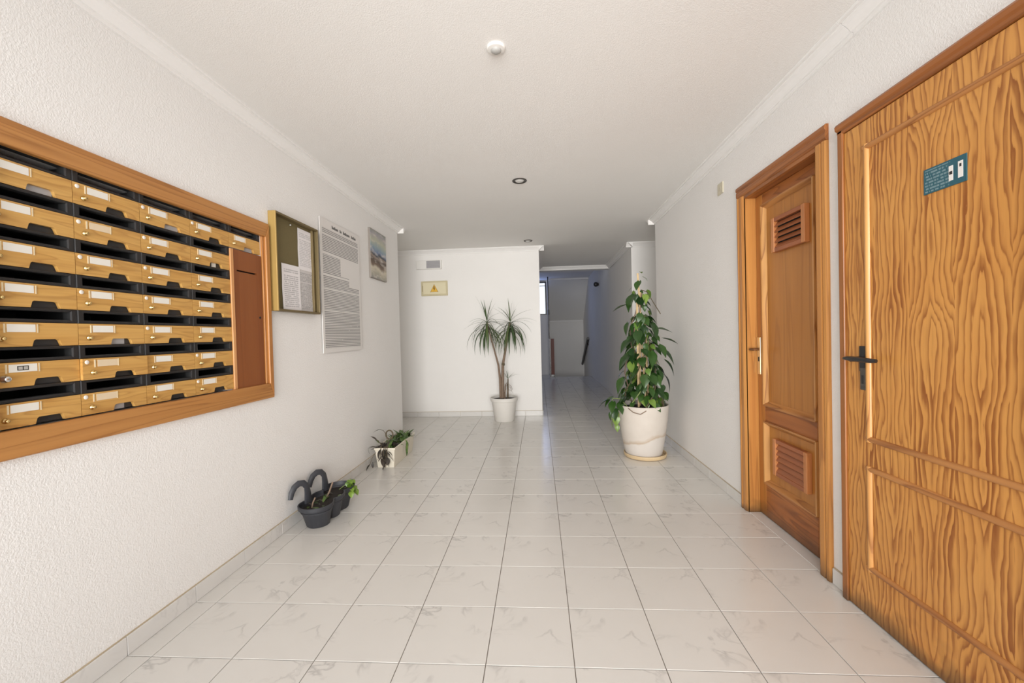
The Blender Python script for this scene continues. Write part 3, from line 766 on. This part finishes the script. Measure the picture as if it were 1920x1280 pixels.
cB = pk.mix(pk.ramp(dn2, [(0.52, 0), (0.70, 0.7)]), cA, srgb(214,206,196))
pk.set(cB, 0.5); pk.bump(dn2, 0.2, 0.003)
pa = empty('painting', (XL, 2.715, 2.075))
MB().box(0.0, 0.022, -0.208, 0.208, -0.243, 0.243).build('canvas', pk.m, pa, bevel=0.002)
MB().ring(0.0, 0.020, (-0.2115, 0.2115, -0.246, 0.246), (-0.208, 0.208, -0.243, 0.243)).build('edge_strip', plain('canvas_edge', srgb(140,132,124), 0.7), pa)
tag(pa, 'small unframed canvas of blue, brown and cream brushwork near the wall corner', 'painting')

# ------------------------------------------------------------------ things on the back and right walls, ceiling fittings
el = empty('emergency_light', (-0.075, YB, 2.312))
MB().box(-0.205, 0.185, -0.045, 0, -0.066, 0.066).build('case', WHITEP, el, bevel=0.006)
MB().box(-0.045, 0.165, -0.050, -0.043, -0.052, 0.058).build('lens', GREYL, el, bevel=0.003)
for i in range(5): MB().box(-0.04, 0.16, -0.052, -0.050, -0.045+0.02*i, -0.040+0.02*i).build('lens_rib', plain('lens_rib_grey', (0.42,0.41,0.42), 0.4), el)
tag(el, 'white emergency light with grey lens high on the back wall', 'light')
BEIGE = plain('beige_plastic', srgb(222,212,178), 0.45, vary=0.03)
BEIGE2 = plain('beige_plastic_frame', srgb(202,190,154), 0.45, vary=0.04)
eb = empty('electrical_box', (-0.015, YB, 1.955))
MB().box(-0.203, 0.203, -0.022, 0, -0.112, 0.112).build('frame', BEIGE2, eb, bevel=0.006)
lid = MB().box(-0.172, 0.178, -0.027, -0.022, -0.085, 0.088).build('lid', BEIGE, eb, bevel=0.003)
YEL = plain('warning_yellow', srgb(226,178,52), 0.5)
MB().prism([(-0.062,-0.055),(0.062,-0.055),(0.0,0.062)], 'y', -0.0282, -0.027).build('warning_triangle', YEL, lid)
MB().prism([(-0.008,0.030),(0.010,0.026),(0.003,0.002),(0.014,-0.002),(-0.006,-0.042),(-0.002,-0.012),(-0.014,-0.008)], 'y', -0.0290, -0.0282).build('warning_bolt', plain('warning_brown', srgb(120,84,30), 0.5), lid)
tb = MB()
for (a, b) in (((-0.062,-0.055),(0.062,-0.055)), ((0.062,-0.055),(0,0.062)), ((0,0.062),(-0.062,-0.055))):
    dx, dz = b[0]-a[0], b[1]-a[1]; l = math.hypot(dx, dz); nx, nz = -dz/l*0.006, dx/l*0.006
    tb.prism([(a[0],a[1]),(b[0],b[1]),(b[0]+nx,b[1]+nz),(a[0]+nx,a[1]+nz)], 'y', -0.0288, -0.0282)
tb.build('warning_border', plain('warning_border', srgb(176,134,52), 0.5), lid)
MB().box(-0.184, -0.178, -0.024, -0.022, -0.045, 0.045).build('hinge', plain('hinge_brown', srgb(130,112,76), 0.5), eb)
tag(eb, 'beige electrical box with yellow warning triangle on the back wall', 'electrical box')
jb = empty('wall_cover', (XR, 1.70, 2.275))
MB().box(-0.008, 0, -0.045, 0.045, -0.042, 0.042).build('plate', plain('cream_cover', srgb(206,198,176), 0.5), jb, bevel=0.003)
MB().box(-0.0095, -0.008, -0.012, 0.012, -0.012, 0.012).build('knockout', plain('cream_knockout', srgb(198,190,170), 0.5), jb)
tag(jb, 'small cream cover plate on the right wall beside the utility door', 'cover plate')
ms = empty('motion_sensor', (1.385, 0.385, ZC))
MB().lathe([(0.041,0),(0.042,-0.006),(0.038,-0.011),(0.026,-0.013),(0,-0.013)], 32).build('base', WHITEP, ms, smooth=True)
MB().lathe([(0.024,-0.012),(0.022,-0.019),(0.015,-0.024),(0.007,-0.026),(0,-0.0265)], 24).build('lens', plain('sensor_lens', (0.40,0.39,0.37), 0.5), ms, smooth=True)
tag(ms, 'round white motion sensor on the ceiling near the front', 'sensor')
for i, (x, y, lab) in enumerate(((1.416, 2.03, 'dark-ringed recessed spotlight in the middle of the ceiling'), (1.430, 4.31, 'dark-ringed recessed spotlight in the ceiling by the back wall'))):
    sp = empty('recessed_spotlight', (x, y, ZC))
    MB().lathe([(0.060,0.0),(0.062,-0.004),(0.058,-0.008),(0.040,-0.004),(0.038,0.0)], 28).build('ring', plain('bronze_ring', (0.05,0.043,0.037), 0.4, 0.3), sp, smooth=True)
    MB().lathe([(0.039,-0.002),(0.030,-0.010),(0.018,-0.013),(0,-0.014)], 24).build('bulb', plain('bulb_glass', (0.60,0.58,0.55), 0.25), sp, smooth=True)
    tag(sp, lab, 'spotlight', 'ceiling spotlights')

# ------------------------------------------------------------------ plants
def leafm(name, base, edge, gloss=0.35):
    k = NT(name); r = k.rand(); n = k.noise(k.coord(), 30, 2)
    c = k.mix(r, base, edge); c = k.mix(k.math('MULTIPLY', n, 0.35), c, tuple(x*0.55 for x in base))
    k.set(c, gloss, 0, 0.5); k.b.inputs['Subsurface Weight'].default_value = 0.0
    return k.m
POTHOS = leafm('pothos_leaf', (0.014, 0.045, 0.010), (0.042, 0.105, 0.016))
POTHOSY = leafm('pothos_young_leaf', (0.10, 0.20, 0.028), (0.22, 0.32, 0.06))
DRAC = leafm('dracaena_leaf', (0.045, 0.085, 0.03), (0.10, 0.14, 0.04), 0.45)
DARKLEAF = leafm('purple_dark_leaf', (0.035, 0.032, 0.025), (0.075, 0.055, 0.045), 0.5)
GREEN = leafm('green_leaf', (0.045, 0.10, 0.025), (0.11, 0.18, 0.035))
LIME = leafm('lime_leaf', (0.11, 0.22, 0.02), (0.22, 0.33, 0.045))
SOIL = plain('potting_soil', (0.020, 0.014, 0.011), 0.95, vary=0.5, scale=90)
STEMB = plain('brown_stem', (0.21, 0.145, 0.10), 0.7, vary=0.25, scale=40)
STEMD = plain('dark_stem', (0.10, 0.075, 0.04), 0.7, vary=0.25, scale=60)
STEMG = plain('green_stem', (0.18, 0.24, 0.07), 0.6, vary=0.2, scale=60)
BAMBOO = plain('bamboo_stake', (0.62, 0.45, 0.24), 0.6, vary=0.2, scale=30)

def heart_leaf(L, Wd, droop=0.35, fold=0.18, heart=True):
    """leaf blade along +x from its stalk, cupped and drooping, with thickness from its fold"""
    rows = 7; prof = [0.30, 0.86, 1.0, 0.90, 0.66, 0.34, 0.03] if heart else [0.06, 0.55, 0.92, 1.0, 0.85, 0.50, 0.03]
    vs = []; fs = []
    for i in range(rows):
        t = i/(rows-1); x = L*t; w = Wd*0.5*prof[i]; z = -droop*L*t*t
        back = -0.10*L if (heart and i == 0) else 0
        for j, sgn in ((0, -1), (1, -0.5), (2, 0), (3, 0.5), (4, 1)):
            vs.append((x + (back if j in (0, 4) else 0), w*sgn, z + fold*abs(sgn)*w*1.2 - (0.3*w*fold if abs(sgn) == 1 else 0)))
    for i in range(rows-1):
        for j in range(4): fs.append((i*5+j, i*5+j+1, (i+1)*5+j+1, (i+1)*5+j))
    return MB().add(vs, fs)
def strap_leaf(L, Wd, bend, up):
    """long strap along +x: leaves at angle up, then bends by bend"""
    n = 8; vs = []; fs = []; x = z = 0.0; a = up
    for i in range(n+1):
        t = i/n; w = Wd*0.5*(0.75+0.5*t if t < 0.3 else 0.9*(1-((t-0.3)/0.7)**1.6)+0.03)
        vs += [(x, -w, z+0.35*w), (x, 0, z), (x, w, z+0.35*w)]
        a2 = a - bend*(t**0.8)
        x += L/n*math.cos(a2); z += L/n*math.sin(a2)
    for i in range(n):
        fs += [(3*i, 3*i+1, 3*i+4, 3*i+3), (3*i+1, 3*i+2, 3*i+5, 3*i+4)]
    return MB().add(vs, fs)
def place_leaf(me, parent, p, az, pitch=0.0, roll=0.0, sc=1.0):
    o = bpy.data.objects.new('leaf', me); COL.objects.link(o); o.parent = parent
    o.matrix_basis = Matrix.Translation(p) @ Matrix.Rotation(az, 4, 'Z') @ Matrix.Rotation(pitch, 4, 'Y') @ Matrix.Rotation(roll, 4, 'X') @ Matrix.Scale(sc, 4)
    return o

# dracaena ----------------------------------------------------------------
dr = empty('potted_dracaena', (1.030, 4.40, 0))
def dleaf(me, p, az, pitch, sc):
    s_ = math.sin(az)                      # blades towards the wall are the short ones
    place_leaf(me, dr, p, az, pitch, 0, sc*(1-0.42*s_ if s_ > 0 else 1))
POTW = plain('white_plastic_pot', (0.74, 0.71, 0.66), 0.45, vary=0.04, scale=8)
MB().lathe([(0.0,0.0),(0.132,0.0),(0.140,0.008),(0.178,0.275),(0.180,0.283),(0.194,0.288),(0.199,0.335),(0.194,0.338),(0.184,0.335),(0.176,0.285),(0.172,0.27),(0.0,0.27)], 40).build('pot', POTW, dr, smooth=True)
MB().lathe([(0.181,0.305),(0.10,0.318),(0.0,0.322)], 28).build('soil', SOIL, dr, smooth=True)
MB().tube([(-0.02,0,0.30),(-0.015,0,0.55),(-0.005,0.005,0.80),(0.035,0.0,1.0),(0.075,-0.005,1.22),(0.115,-0.01,1.40)], [0.024,0.022,0.020,0.016,0.014,0.012], 10).build('stem', STEMB, dr, smooth=True)
MB().tube([(-0.045,0.01,0.30),(-0.05,0.005,0.60),(-0.07,0,0.80),(-0.13,-0.01,1.05),(-0.18,-0.015,1.25),(-0.215,-0.02,1.42)], [0.020,0.018,0.015,0.012,0.011,0.010], 10).build('stem', STEMB, dr, smooth=True)
MB().tube([(-0.005,0,0.795),(0.0,0,0.80),(0.0,0,0.825)], [0.024,0.026,0.022], 10).build('cut_node', STEMD, dr, smooth=True)
MB().tube([(0.055,-0.02,0.30),(0.06,-0.02,0.45),(0.065,-0.02,0.60)], [0.012,0.011,0.008], 8).build('stem', STEMD, dr, smooth=True)
MB().tube([(0.015,-0.05,0.30),(0.02,-0.05,0.42),(0.03,-0.05,0.52)], [0.010,0.009,0.008], 8).build('stem', STEMB, dr, smooth=True)
ups = [strap_leaf(l, w, b, u).mesh('dracaena_blade', DRAC, True) for l, w, b, u in ((0.40,0.020,0.25,1.25),(0.44,0.018,0.55,1.0),(0.36,0.018,0.30,1.45),(0.46,0.018,0.8,0.8))]
mids = [strap_leaf(l, w, b, u).mesh('dracaena_blade', DRAC, True) for l, w, b, u in ((0.48,0.020,1.3,0.5),(0.46,0.020,1.6,0.5),(0.50,0.018,1.0,0.3))]
dns = [strap_leaf(l, w, b, u).mesh('dracaena_blade', DRAC, True) for l, w, b, u in ((0.50,0.026,1.9,0.15),(0.50,0.028,1.6,-0.15),(0.50,0.024,2.1,0.25),(0.48,0.028,1.2,-0.5),(0.46,0.026,0.9,-0.75))]
for cx, cy, cz in ((-0.215, -0.02, 1.40), (0.118, -0.01, 1.38)):
    for i in range(9):
        dleaf(random.choice(ups), (cx, cy, cz+0.03), i*2.4+random.uniform(-.3,.3), random.uniform(-.15,.15), random.uniform(0.75, 1.0))
    for i in range(12):
        dleaf(random.choice(mids), (cx, cy, cz), i*2.4+0.7+random.uniform(-.3,.3), random.uniform(-.2,.2), random.uniform(0.7, 0.95))
    for i in range(44):
        dleaf(random.choice(dns), (cx+random.uniform(-.012,.012), cy, cz-0.003*i), i*2.4+random.uniform(-.3,.3), random.uniform(-.1,.25), random.uniform(0.75, 1.05))
for i in range(9):
    place_leaf(random.choice(ups), dr, (0.065,-0.02,0.60), i*2.4, 0.1, 0, 0.42)
DEADM = strap_leaf(0.16, 0.016, 1.6, 0.2).mesh('dead_blade', STEMB, True)
for i in range(8):
    place_leaf(DEADM, dr, (0.06,-0.02,0.44+0.015*i), i*2.4, 0.2, 0, 0.8)
tag(dr, 'two-headed dracaena in a round white pot against the back wall', 'potted plant')

# pothos -------------------------------------------------------------------
PX, PY = 2.555, 2.655
sa = empty('plant_saucer', (PX+0.012, PY-0.01, 0))
SAUC = plain('beige_saucer', (0.62, 0.47, 0.28), 0.5, vary=0.18, scale=14)
MB().lathe([(0.0,0.0),(0.185,0.0),(0.198,0.006),(0.205,0.028),(0.204,0.040),(0.196,0.040),(0.188,0.014),(0.0,0.012)], 44).build('dish', SAUC, sa, smooth=True)
tag(sa, 'round beige saucer under the large cream pot', 'saucer')
ph_ = empty('potted_pothos', (PX, PY, 0.0125))
pc = NT('cream_pot_glaze'); co = pc.coord('Object'); X = pc.xyz(co)
ang = pc.math('ADD', pc.math('MULTIPLY', X[0], 0.28), pc.math('MULTIPLY', pc.math('SUBTRACT', pc.noise(co, 6, 3), 0.5), 0.10))
band = pc.math('SUBTRACT', pc.math('SUBTRACT', X[2], 0.185), ang)
bd = pc.ramp(pc.math('MULTIPLY_ADD', band, 8.0, 0.5), [(0.30, 0), (0.46, 1), (0.50, 0.55), (0.58, 0.45), (0.72, 0)])
nm = pc.noise(co, 9, 3)
cc = pc.mix(nm, (0.58, 0.52, 0.455), (0.66, 0.605, 0.54))
cc = pc.mix(pc.math('MULTIPLY', pc.math('LESS_THAN', band, -0.01), 0.35), cc, (0.66, 0.63, 0.60))
cc = pc.mix(pc.math('MULTIPLY', bd, 0.75), cc, (0.46, 0.33, 0.21))
pc.set(cc, 0.5)
MB().lathe([(0.0,0.0),(0.160,0.0),(0.172,0.006),(0.192,0.10),(0.212,0.22),(0.232,0.36),(0.243,0.48),(0.246,0.496),(0.241,0.500),(0.232,0.496),(0.225,0.43),(0.0,0.43)], 48).build('pot', pc.m, ph_, smooth=True)
MB().lathe([(0.231,0.455),(0.12,0.472),(0.0,0.478)], 30).build('soil', SOIL, ph_, smooth=True)
for (x0, y0, x1, y1, z1) in ((0.03,-0.02,-0.03,-0.03,1.78), (-0.02,0.03,0.0,0.01,1.60), (-0.05,-0.05,-0.045,-0.045,1.52), (0.06,0.0,0.035,0.0,1.36)):
    MB().tube([(x0,y0,0.45),((x0+x1)/2,(y0+y1)/2,(0.45+z1)/2),(x1,y1,z1)], 0.010, 8).build('stake', BAMBOO, ph_, smooth=True)
def vine(pts, r=0.006, m=STEMD): MB().tube(pts, r, 6).build('vine', m, ph_, smooth=True)
for i in range(9):
    a = i*0.9; pts = []
    z = 0.45; top = random.uniform(1.0, 1.6)
    for q in range(14):
        t = q/13; rr = 0.16*(1-t)+0.045 + 0.015*math.sin(q*1.3+i)
        pts.append((rr*math.cos(a+t*3.0), rr*math.sin(a+t*3.0), 0.45+(top-0.45)*t))
    vine(pts, 0.006, random.choice([STEMD, STEMB, STEMG]))
PL = [heart_leaf(0.145, 0.108, d, f).mesh('pothos_blade', POTHOS, True) for d, f in ((0.35,0.25),(0.15,0.30),(0.55,0.18),(0.25,0.1))]
PYL = [heart_leaf(0.13, 0.10, d, f).mesh('pothos_young_blade', POTHOSY, True) for d, f in ((0.3,0.25),(0.5,0.2))]
# leaves that can be told apart in the outline: x, y, z (relative), azimuth, pitch, size
hand = [(-0.075,-0.06,1.575,3.6,0.85,1.25,0),(-0.150,-0.04,1.475,3.15,0.30,1.0,0),(0.075,-0.08,1.29,-0.9,0.9,1.15,1),(0.16,-0.02,1.235,-0.05,0.15,0.95,0),
        (-0.115,-0.10,1.14,3.5,0.5,1.2,0),(0.20,-0.04,1.14,-0.1,0.25,1.0,0),(0.205,-0.05,0.93,-0.3,0.75,1.15,0),(0.20,-0.07,0.78,-0.5,1.0,1.1,0),
        (-0.025,-0.07,1.70,3.9,0.9,0.75,0),(-0.13,-0.03,1.30,3.3,1.25,0.9,0),(0.01,-0.06,1.74,-0.6,0.3,0.45,1),(-0.01,-0.05,1.79,1.0,-0.3,0.4,1),
        (-0.14,-0.08,0.98,3.4,0.6,1.1,0),(-0.19,-0.06,0.76,3.3,0.9,1.1,0),(-0.06,-0.13,1.22,-1.9,1.0,1.15,1),(0.05,-0.14,1.02,-1.2,1.1,1.3,0),(0.13,-0.13,1.08,-0.8,0.9,1.2,0),
        (0.12,-0.12,0.84,-1.1,1.2,1.2,0),(-0.02,-0.17,0.80,-1.7,1.1,1.1,1),(0.17,-0.08,1.03,-0.4,0.6,1.2,0),(0.05,-0.05,1.45,-0.4,1.0,0.7,0),(0.02,-0.07,1.57,-1.3,0.9,0.7,1)]
for x, y, z, az, pi_, s_, yng in hand:
    if y < -0.1: s_ *= 0.8
    place_leaf((PYL if yng and s_ < 0.8 else PL)[0 if s_ > 1 else 1], ph_, (x, y, z), az, pi_, random.uniform(-.3,.3), s_)
rg = random.Random(11)
for i in range(215):
    t = rg.random()**1.15; z = 0.52 + 0.86*t
    a = rg.uniform(-math.pi, math.pi)
    rr = (0.235-0.155*t)*rg.uniform(0.45, 1.0)
    p = (rr*math.cos(a), rr*math.sin(a), z)
    me = rg.choice(PYL) if rg.random() < 0.16 else rg.choice(PL)
    place_leaf(me, ph_, p, a+rg.uniform(-.7,.7), rg.uniform(0.35,1.25), rg.uniform(-.6,.6), rg.uniform(0.45, 0.88))
for i in range(34):
    z = rg.uniform(1.12, 1.66); a = rg.uniform(-math.pi, math.pi); rr = rg.uniform(0.03, 0.085)
    place_leaf(rg.choice(PYL) if rg.random() < 0.35 else rg.choice(PL), ph_, (rr*math.cos(a), rr*math.sin(a)-0.01, z), a+rg.uniform(-.6,.6), rg.uniform(0.5,1.3), rg.uniform(-.6,.6), rg.uniform(0.35, 0.65))
# trailing shoot over the left of the rim
vine([(-0.15,-0.05,0.47),(-0.23,-0.06,0.56),(-0.30,-0.07,0.57),(-0.33,-0.08,0.50),(-0.32,-0.09,0.38),(-0.28,-0.09,0.28)], 0.005, STEMG)
for x, z, az, pi_, s_, yg in ((-0.30,0.585,3.4,0.5,0.9,0),(-0.34,0.56,3.0,0.35,0.9,0),(-0.30,0.54,-2.2,0.9,0.8,0),(-0.29,0.47,-1.9,1.1,0.8,0),(-0.32,0.44,3.6,1.1,0.6,0),(-0.28,0.40,-1.4,1.2,0.75,1),(-0.31,0.36,3.0,1.3,0.6,1),(-0.27,0.31,-1.6,1.2,0.5,1),(-0.25,0.52,-1.2,0.7,0.75,0),(-0.27,0.44,-0.5,1.0,0.5,1)):
    place_leaf((PYL if yg else PL)[0], ph_, (x, -0.09, z), az, pi_, 0.1, s_)
vine([(0.0,-0.20,0.49),(-0.03,-0.243,0.47),(-0.08,-0.242,0.44),(-0.14,-0.215,0.455),(-0.18,-0.18,0.49)], 0.004, STEMB)
vine([(0.0,-0.02,1.62),(0.06,-0.01,1.60),(0.12,0.0,1.50),(0.19,0.0,1.38)], 0.004, STEMD)
tag(ph_, 'tall climbing pothos on stakes in a large cream pot by the right wall', 'potted plant')

# dark triple planter with hooks ---------------------------------------------
dpn = empty('hanging_planter', (0.055, 1.275, 0))
CHAR = plain('charcoal_plastic', (0.036, 0.038, 0.045), 0.5, vary=0.1)
def lobed(sc, z, n=72):
    """outline of three cups run together, long in y"""
    out = []
    for k in range(n):
        a = 2*math.pi*k/n; dx, dy = math.cos(a), math.sin(a); best = 0
        for cy in (-0.155, 0.0, 0.155):
            R = 0.105*sc
            cyy = cy*(0.55+0.45*sc) if sc < 1 else cy
            b_ = cyy*dy; d_ = b_*b_ - (cyy*cyy - R*R)
            if d_ > 0: best = max(best, b_ + math.sqrt(d_))
        out.append((best*dx, best*dy, z))
    return out
def loft(rings, cap_first=True, cap_last=True):
    n = len(rings[0]); m = MB(); vs = [p for r_ in rings for p in r_]; fs = []
    for i in range(len(rings)-1):
        for k in range(n): fs.append((i*n+k, i*n+(k+1)%n, (i+1)*n+(k+1)%n, (i+1)*n+k))
    if cap_first: fs.append(tuple(range(n-1, -1, -1)))
    if cap_last: fs.append(tuple((len(rings)-1)*n+k for k in range(n)))
    return m.add(vs, fs)
loft([lobed(0.66, 0.0), lobed(0.70, 0.006), lobed(0.92, 0.118), lobed(0.95, 0.124), lobed(1.05, 0.127), lobed(1.06, 0.150), lobed(0.99, 0.150), lobed(0.92, 0.10)]).build('trough', CHAR, dpn, smooth=True)
loft([lobed(0.955, 0.112), lobed(0.5, 0.120)], False, True).build('soil', SOIL, dpn)
for y in (-0.10, 0.125):
    MB().tube([(-0.085,y,0.135),(-0.085,y-0.005,0.20),(-0.087,y-0.012,0.245),(-0.098,y-0.03,0.272),(-0.115,y-0.055,0.278),(-0.130,y-0.08,0.262),(-0.138,y-0.10,0.230),(-0.142,y-0.11,0.190)],
              [0.038,0.030,0.025,0.022,0.021,0.020,0.018,0.015], 10, flat=(0.5, 1.0)).build('hook', CHAR, dpn, smooth=True)
HL = heart_leaf(0.05, 0.045, 0.3, 0.2).mesh('small_blade', LIME, True)
GL = heart_leaf(0.07, 0.028, 0.4, 0.2, False).mesh('small_blade', GREEN, True)
DL = heart_leaf(0.08, 0.022, 0.4, 0.2, False).mesh('small_blade', DARKLEAF, True)
for i in range(26):
    t_ = i/25
    place_leaf(HL, dpn, (0.070+0.035*t_+rg.uniform(-.015,.015), 0.175+rg.uniform(-.05,.04), 0.172-0.075*t_*t_+rg.uniform(-.01,.012)), rg.uniform(-1.6,1.2), rg.uniform(0.1,1.0), 0, rg.uniform(.6,1.0))
MB().tube([(0.0,0.16,0.12),(0.06,0.17,0.165),(0.11,0.18,0.14),(0.125,0.18,0.10)], 0.003, 6).build('stem', STEMG, dpn)
for i in range(26):
    place_leaf(GL, dpn, (rg.uniform(-.06,.06), rg.uniform(-.2,.2), 0.118), rg.uniform(0,6.28), rg.uniform(-1.0,0.1), 0, rg.uniform(.5,.9))
for i in range(10):
    place_leaf(DL, dpn, (rg.uniform(-.05,.05), rg.uniform(-.15,.1), 0.118), rg.uniform(0,6.28), rg.uniform(-1.0,0), 0, rg.uniform(.5,.8))
MB().tube([(-0.02,0.0,0.11),(0.0,0.02,0.16),(0.01,0.05,0.215)], 0.006, 6).build('dry_stem', STEMB, dpn)
MB().tube([(-0.03,-0.16,0.11),(-0.025,-0.15,0.15),(-0.02,-0.13,0.175)], 0.005, 6).build('dry_stem', STEMB, dpn)
tag(dpn, 'dark grey triple planter with two hooks on the floor by the left wall', 'planter')

# white box planter ------------------------------------------------------------
wp = empty('box_planter', (0.075, 2.595, 0))
CREAM = plain('cream_planter_plastic', (0.76, 0.70, 0.58), 0.5, vary=0.04, scale=10)
def ring_(hx, hy, z): return [(-hx,-hy,z),(hx,-hy,z),(hx,hy,z),(-hx,hy,z)]
loft([ring_(0.078,0.285,0.0), ring_(0.094,0.305,0.172), ring_(0.101,0.312,0.172), ring_(0.102,0.313,0.192), ring_(0.092,0.303,0.192), ring_(0.088,0.298,0.14)], True, True).build('box', CREAM, wp, bevel=0.003)
MB().box(-0.088, 0.088, -0.298, 0.298, 0.14, 0.165).build('soil', SOIL, wp)
DL2 = heart_leaf(0.095, 0.040, 0.35, 0.2, False).mesh('dark_blade', DARKLEAF, True)
GL2 = heart_leaf(0.11, 0.034, 0.5, 0.2, False).mesh('green_blade', GREEN, True)
for i in range(95):
    y = rg.uniform(-.28, .28)
    place_leaf(GL2 if y > -0.12 or rg.random() < .3 else DL2, wp, (rg.uniform(-.075,.075), y, 0.165), rg.uniform(0,6.28), rg.uniform(-1.25,-0.2), 0, rg.uniform(.55,1.0))
def wstem(pts, m=STEMD, r=0.0035): MB().tube(pts, r, 6).build('stem', m, wp, smooth=True)
# dark shoots falling over the near end
for x, dz in ((-0.03, -0.11), (0.0, -0.15), (0.03, -0.10), (0.015, -0.13)):
    wstem([(x,-0.25,0.165),(x,-0.315,0.205),(x,-0.335,0.16),(x+0.01,-0.33,0.165+dz)])
    for q in range(6):
        t = q/5
        place_leaf(DL2, wp, (x+0.005, -0.335, 0.19+dz*t), rg.choice([0.3, 2.8, -0.6, 3.8])+rg.uniform(-.4,.4), rg.uniform(0.4,1.1), 0, rg.uniform(.6,.95))
for i in range(9):
    place_leaf(DL2, wp, (rg.uniform(-.09,-.02), -0.29+rg.uniform(-.03,.03), 0.185), rg.uniform(2.2,4.2), rg.uniform(-.5,.3), 0, rg.uniform(.6,.95))
wstem([(-0.05,-0.22,0.17),(-0.065,-0.24,0.22),(-0.085,-0.27,0.26)]); place_leaf(DL2, wp, (-0.085,-0.27,0.25), 3.0, -0.9, 0, 0.8); place_leaf(GL2, wp, (-0.07,-0.26,0.225), 2.4, -0.7, 0, 0.7)
wstem([(-0.02,-0.16,0.17),(-0.03,-0.18,0.29),(-0.05,-0.20,0.335),(-0.075,-0.22,0.345)], STEMD, 0.002)
place_leaf(DL2, wp, (-0.07,-0.22,0.345), 3.3, 0.05, 0, 0.75)
wstem([(-0.06,-0.25,0.17),(-0.11,-0.29,0.20),(-0.15,-0.32,0.195)], STEMD, 0.002)
place_leaf(DL2, wp, (-0.148,-0.32,0.20), 3.6, 1.4, 0, 0.65)
wstem([(-0.07,-0.28,0.17),(-0.105,-0.33,0.12),(-0.125,-0.37,0.045)], STEMD, 0.002)
place_leaf(DL2, wp, (-0.115,-0.36,0.06), 3.9, 0.6, 0, 0.75); place_leaf(DL2, wp, (-0.10,-0.35,0.075), -1.2, 1.1, 0, 0.6)
# looped tendril
wstem([(0.0+0.035*math.cos(a_), -0.17, 0.285+0.042*math.sin(a_)) for a_ in [-1.4+0.45*q for q in range(14)]], STEMD, 0.007)
# shoot hanging over the right side
wstem([(0.06,0.02,0.17),(0.10,0.0,0.20),(0.125,-0.03,0.15),(0.13,-0.05,0.08)], STEMG)
for t in (0, .35, .7): place_leaf(GL2, wp, (0.115,-0.02-0.03*t,0.19-0.08*t), -0.6, 1.0, 0, 0.8)
for i in range(14):
    place_leaf(GL2, wp, (rg.uniform(-.04,.07), 0.18+rg.uniform(-.09,.09), 0.165), rg.uniform(0,6.28), rg.uniform(-1.4,-0.7), 0, rg.uniform(.9,1.25))
tag(wp, 'cream box planter with trailing dark foliage at the end of the left wall', 'planter')
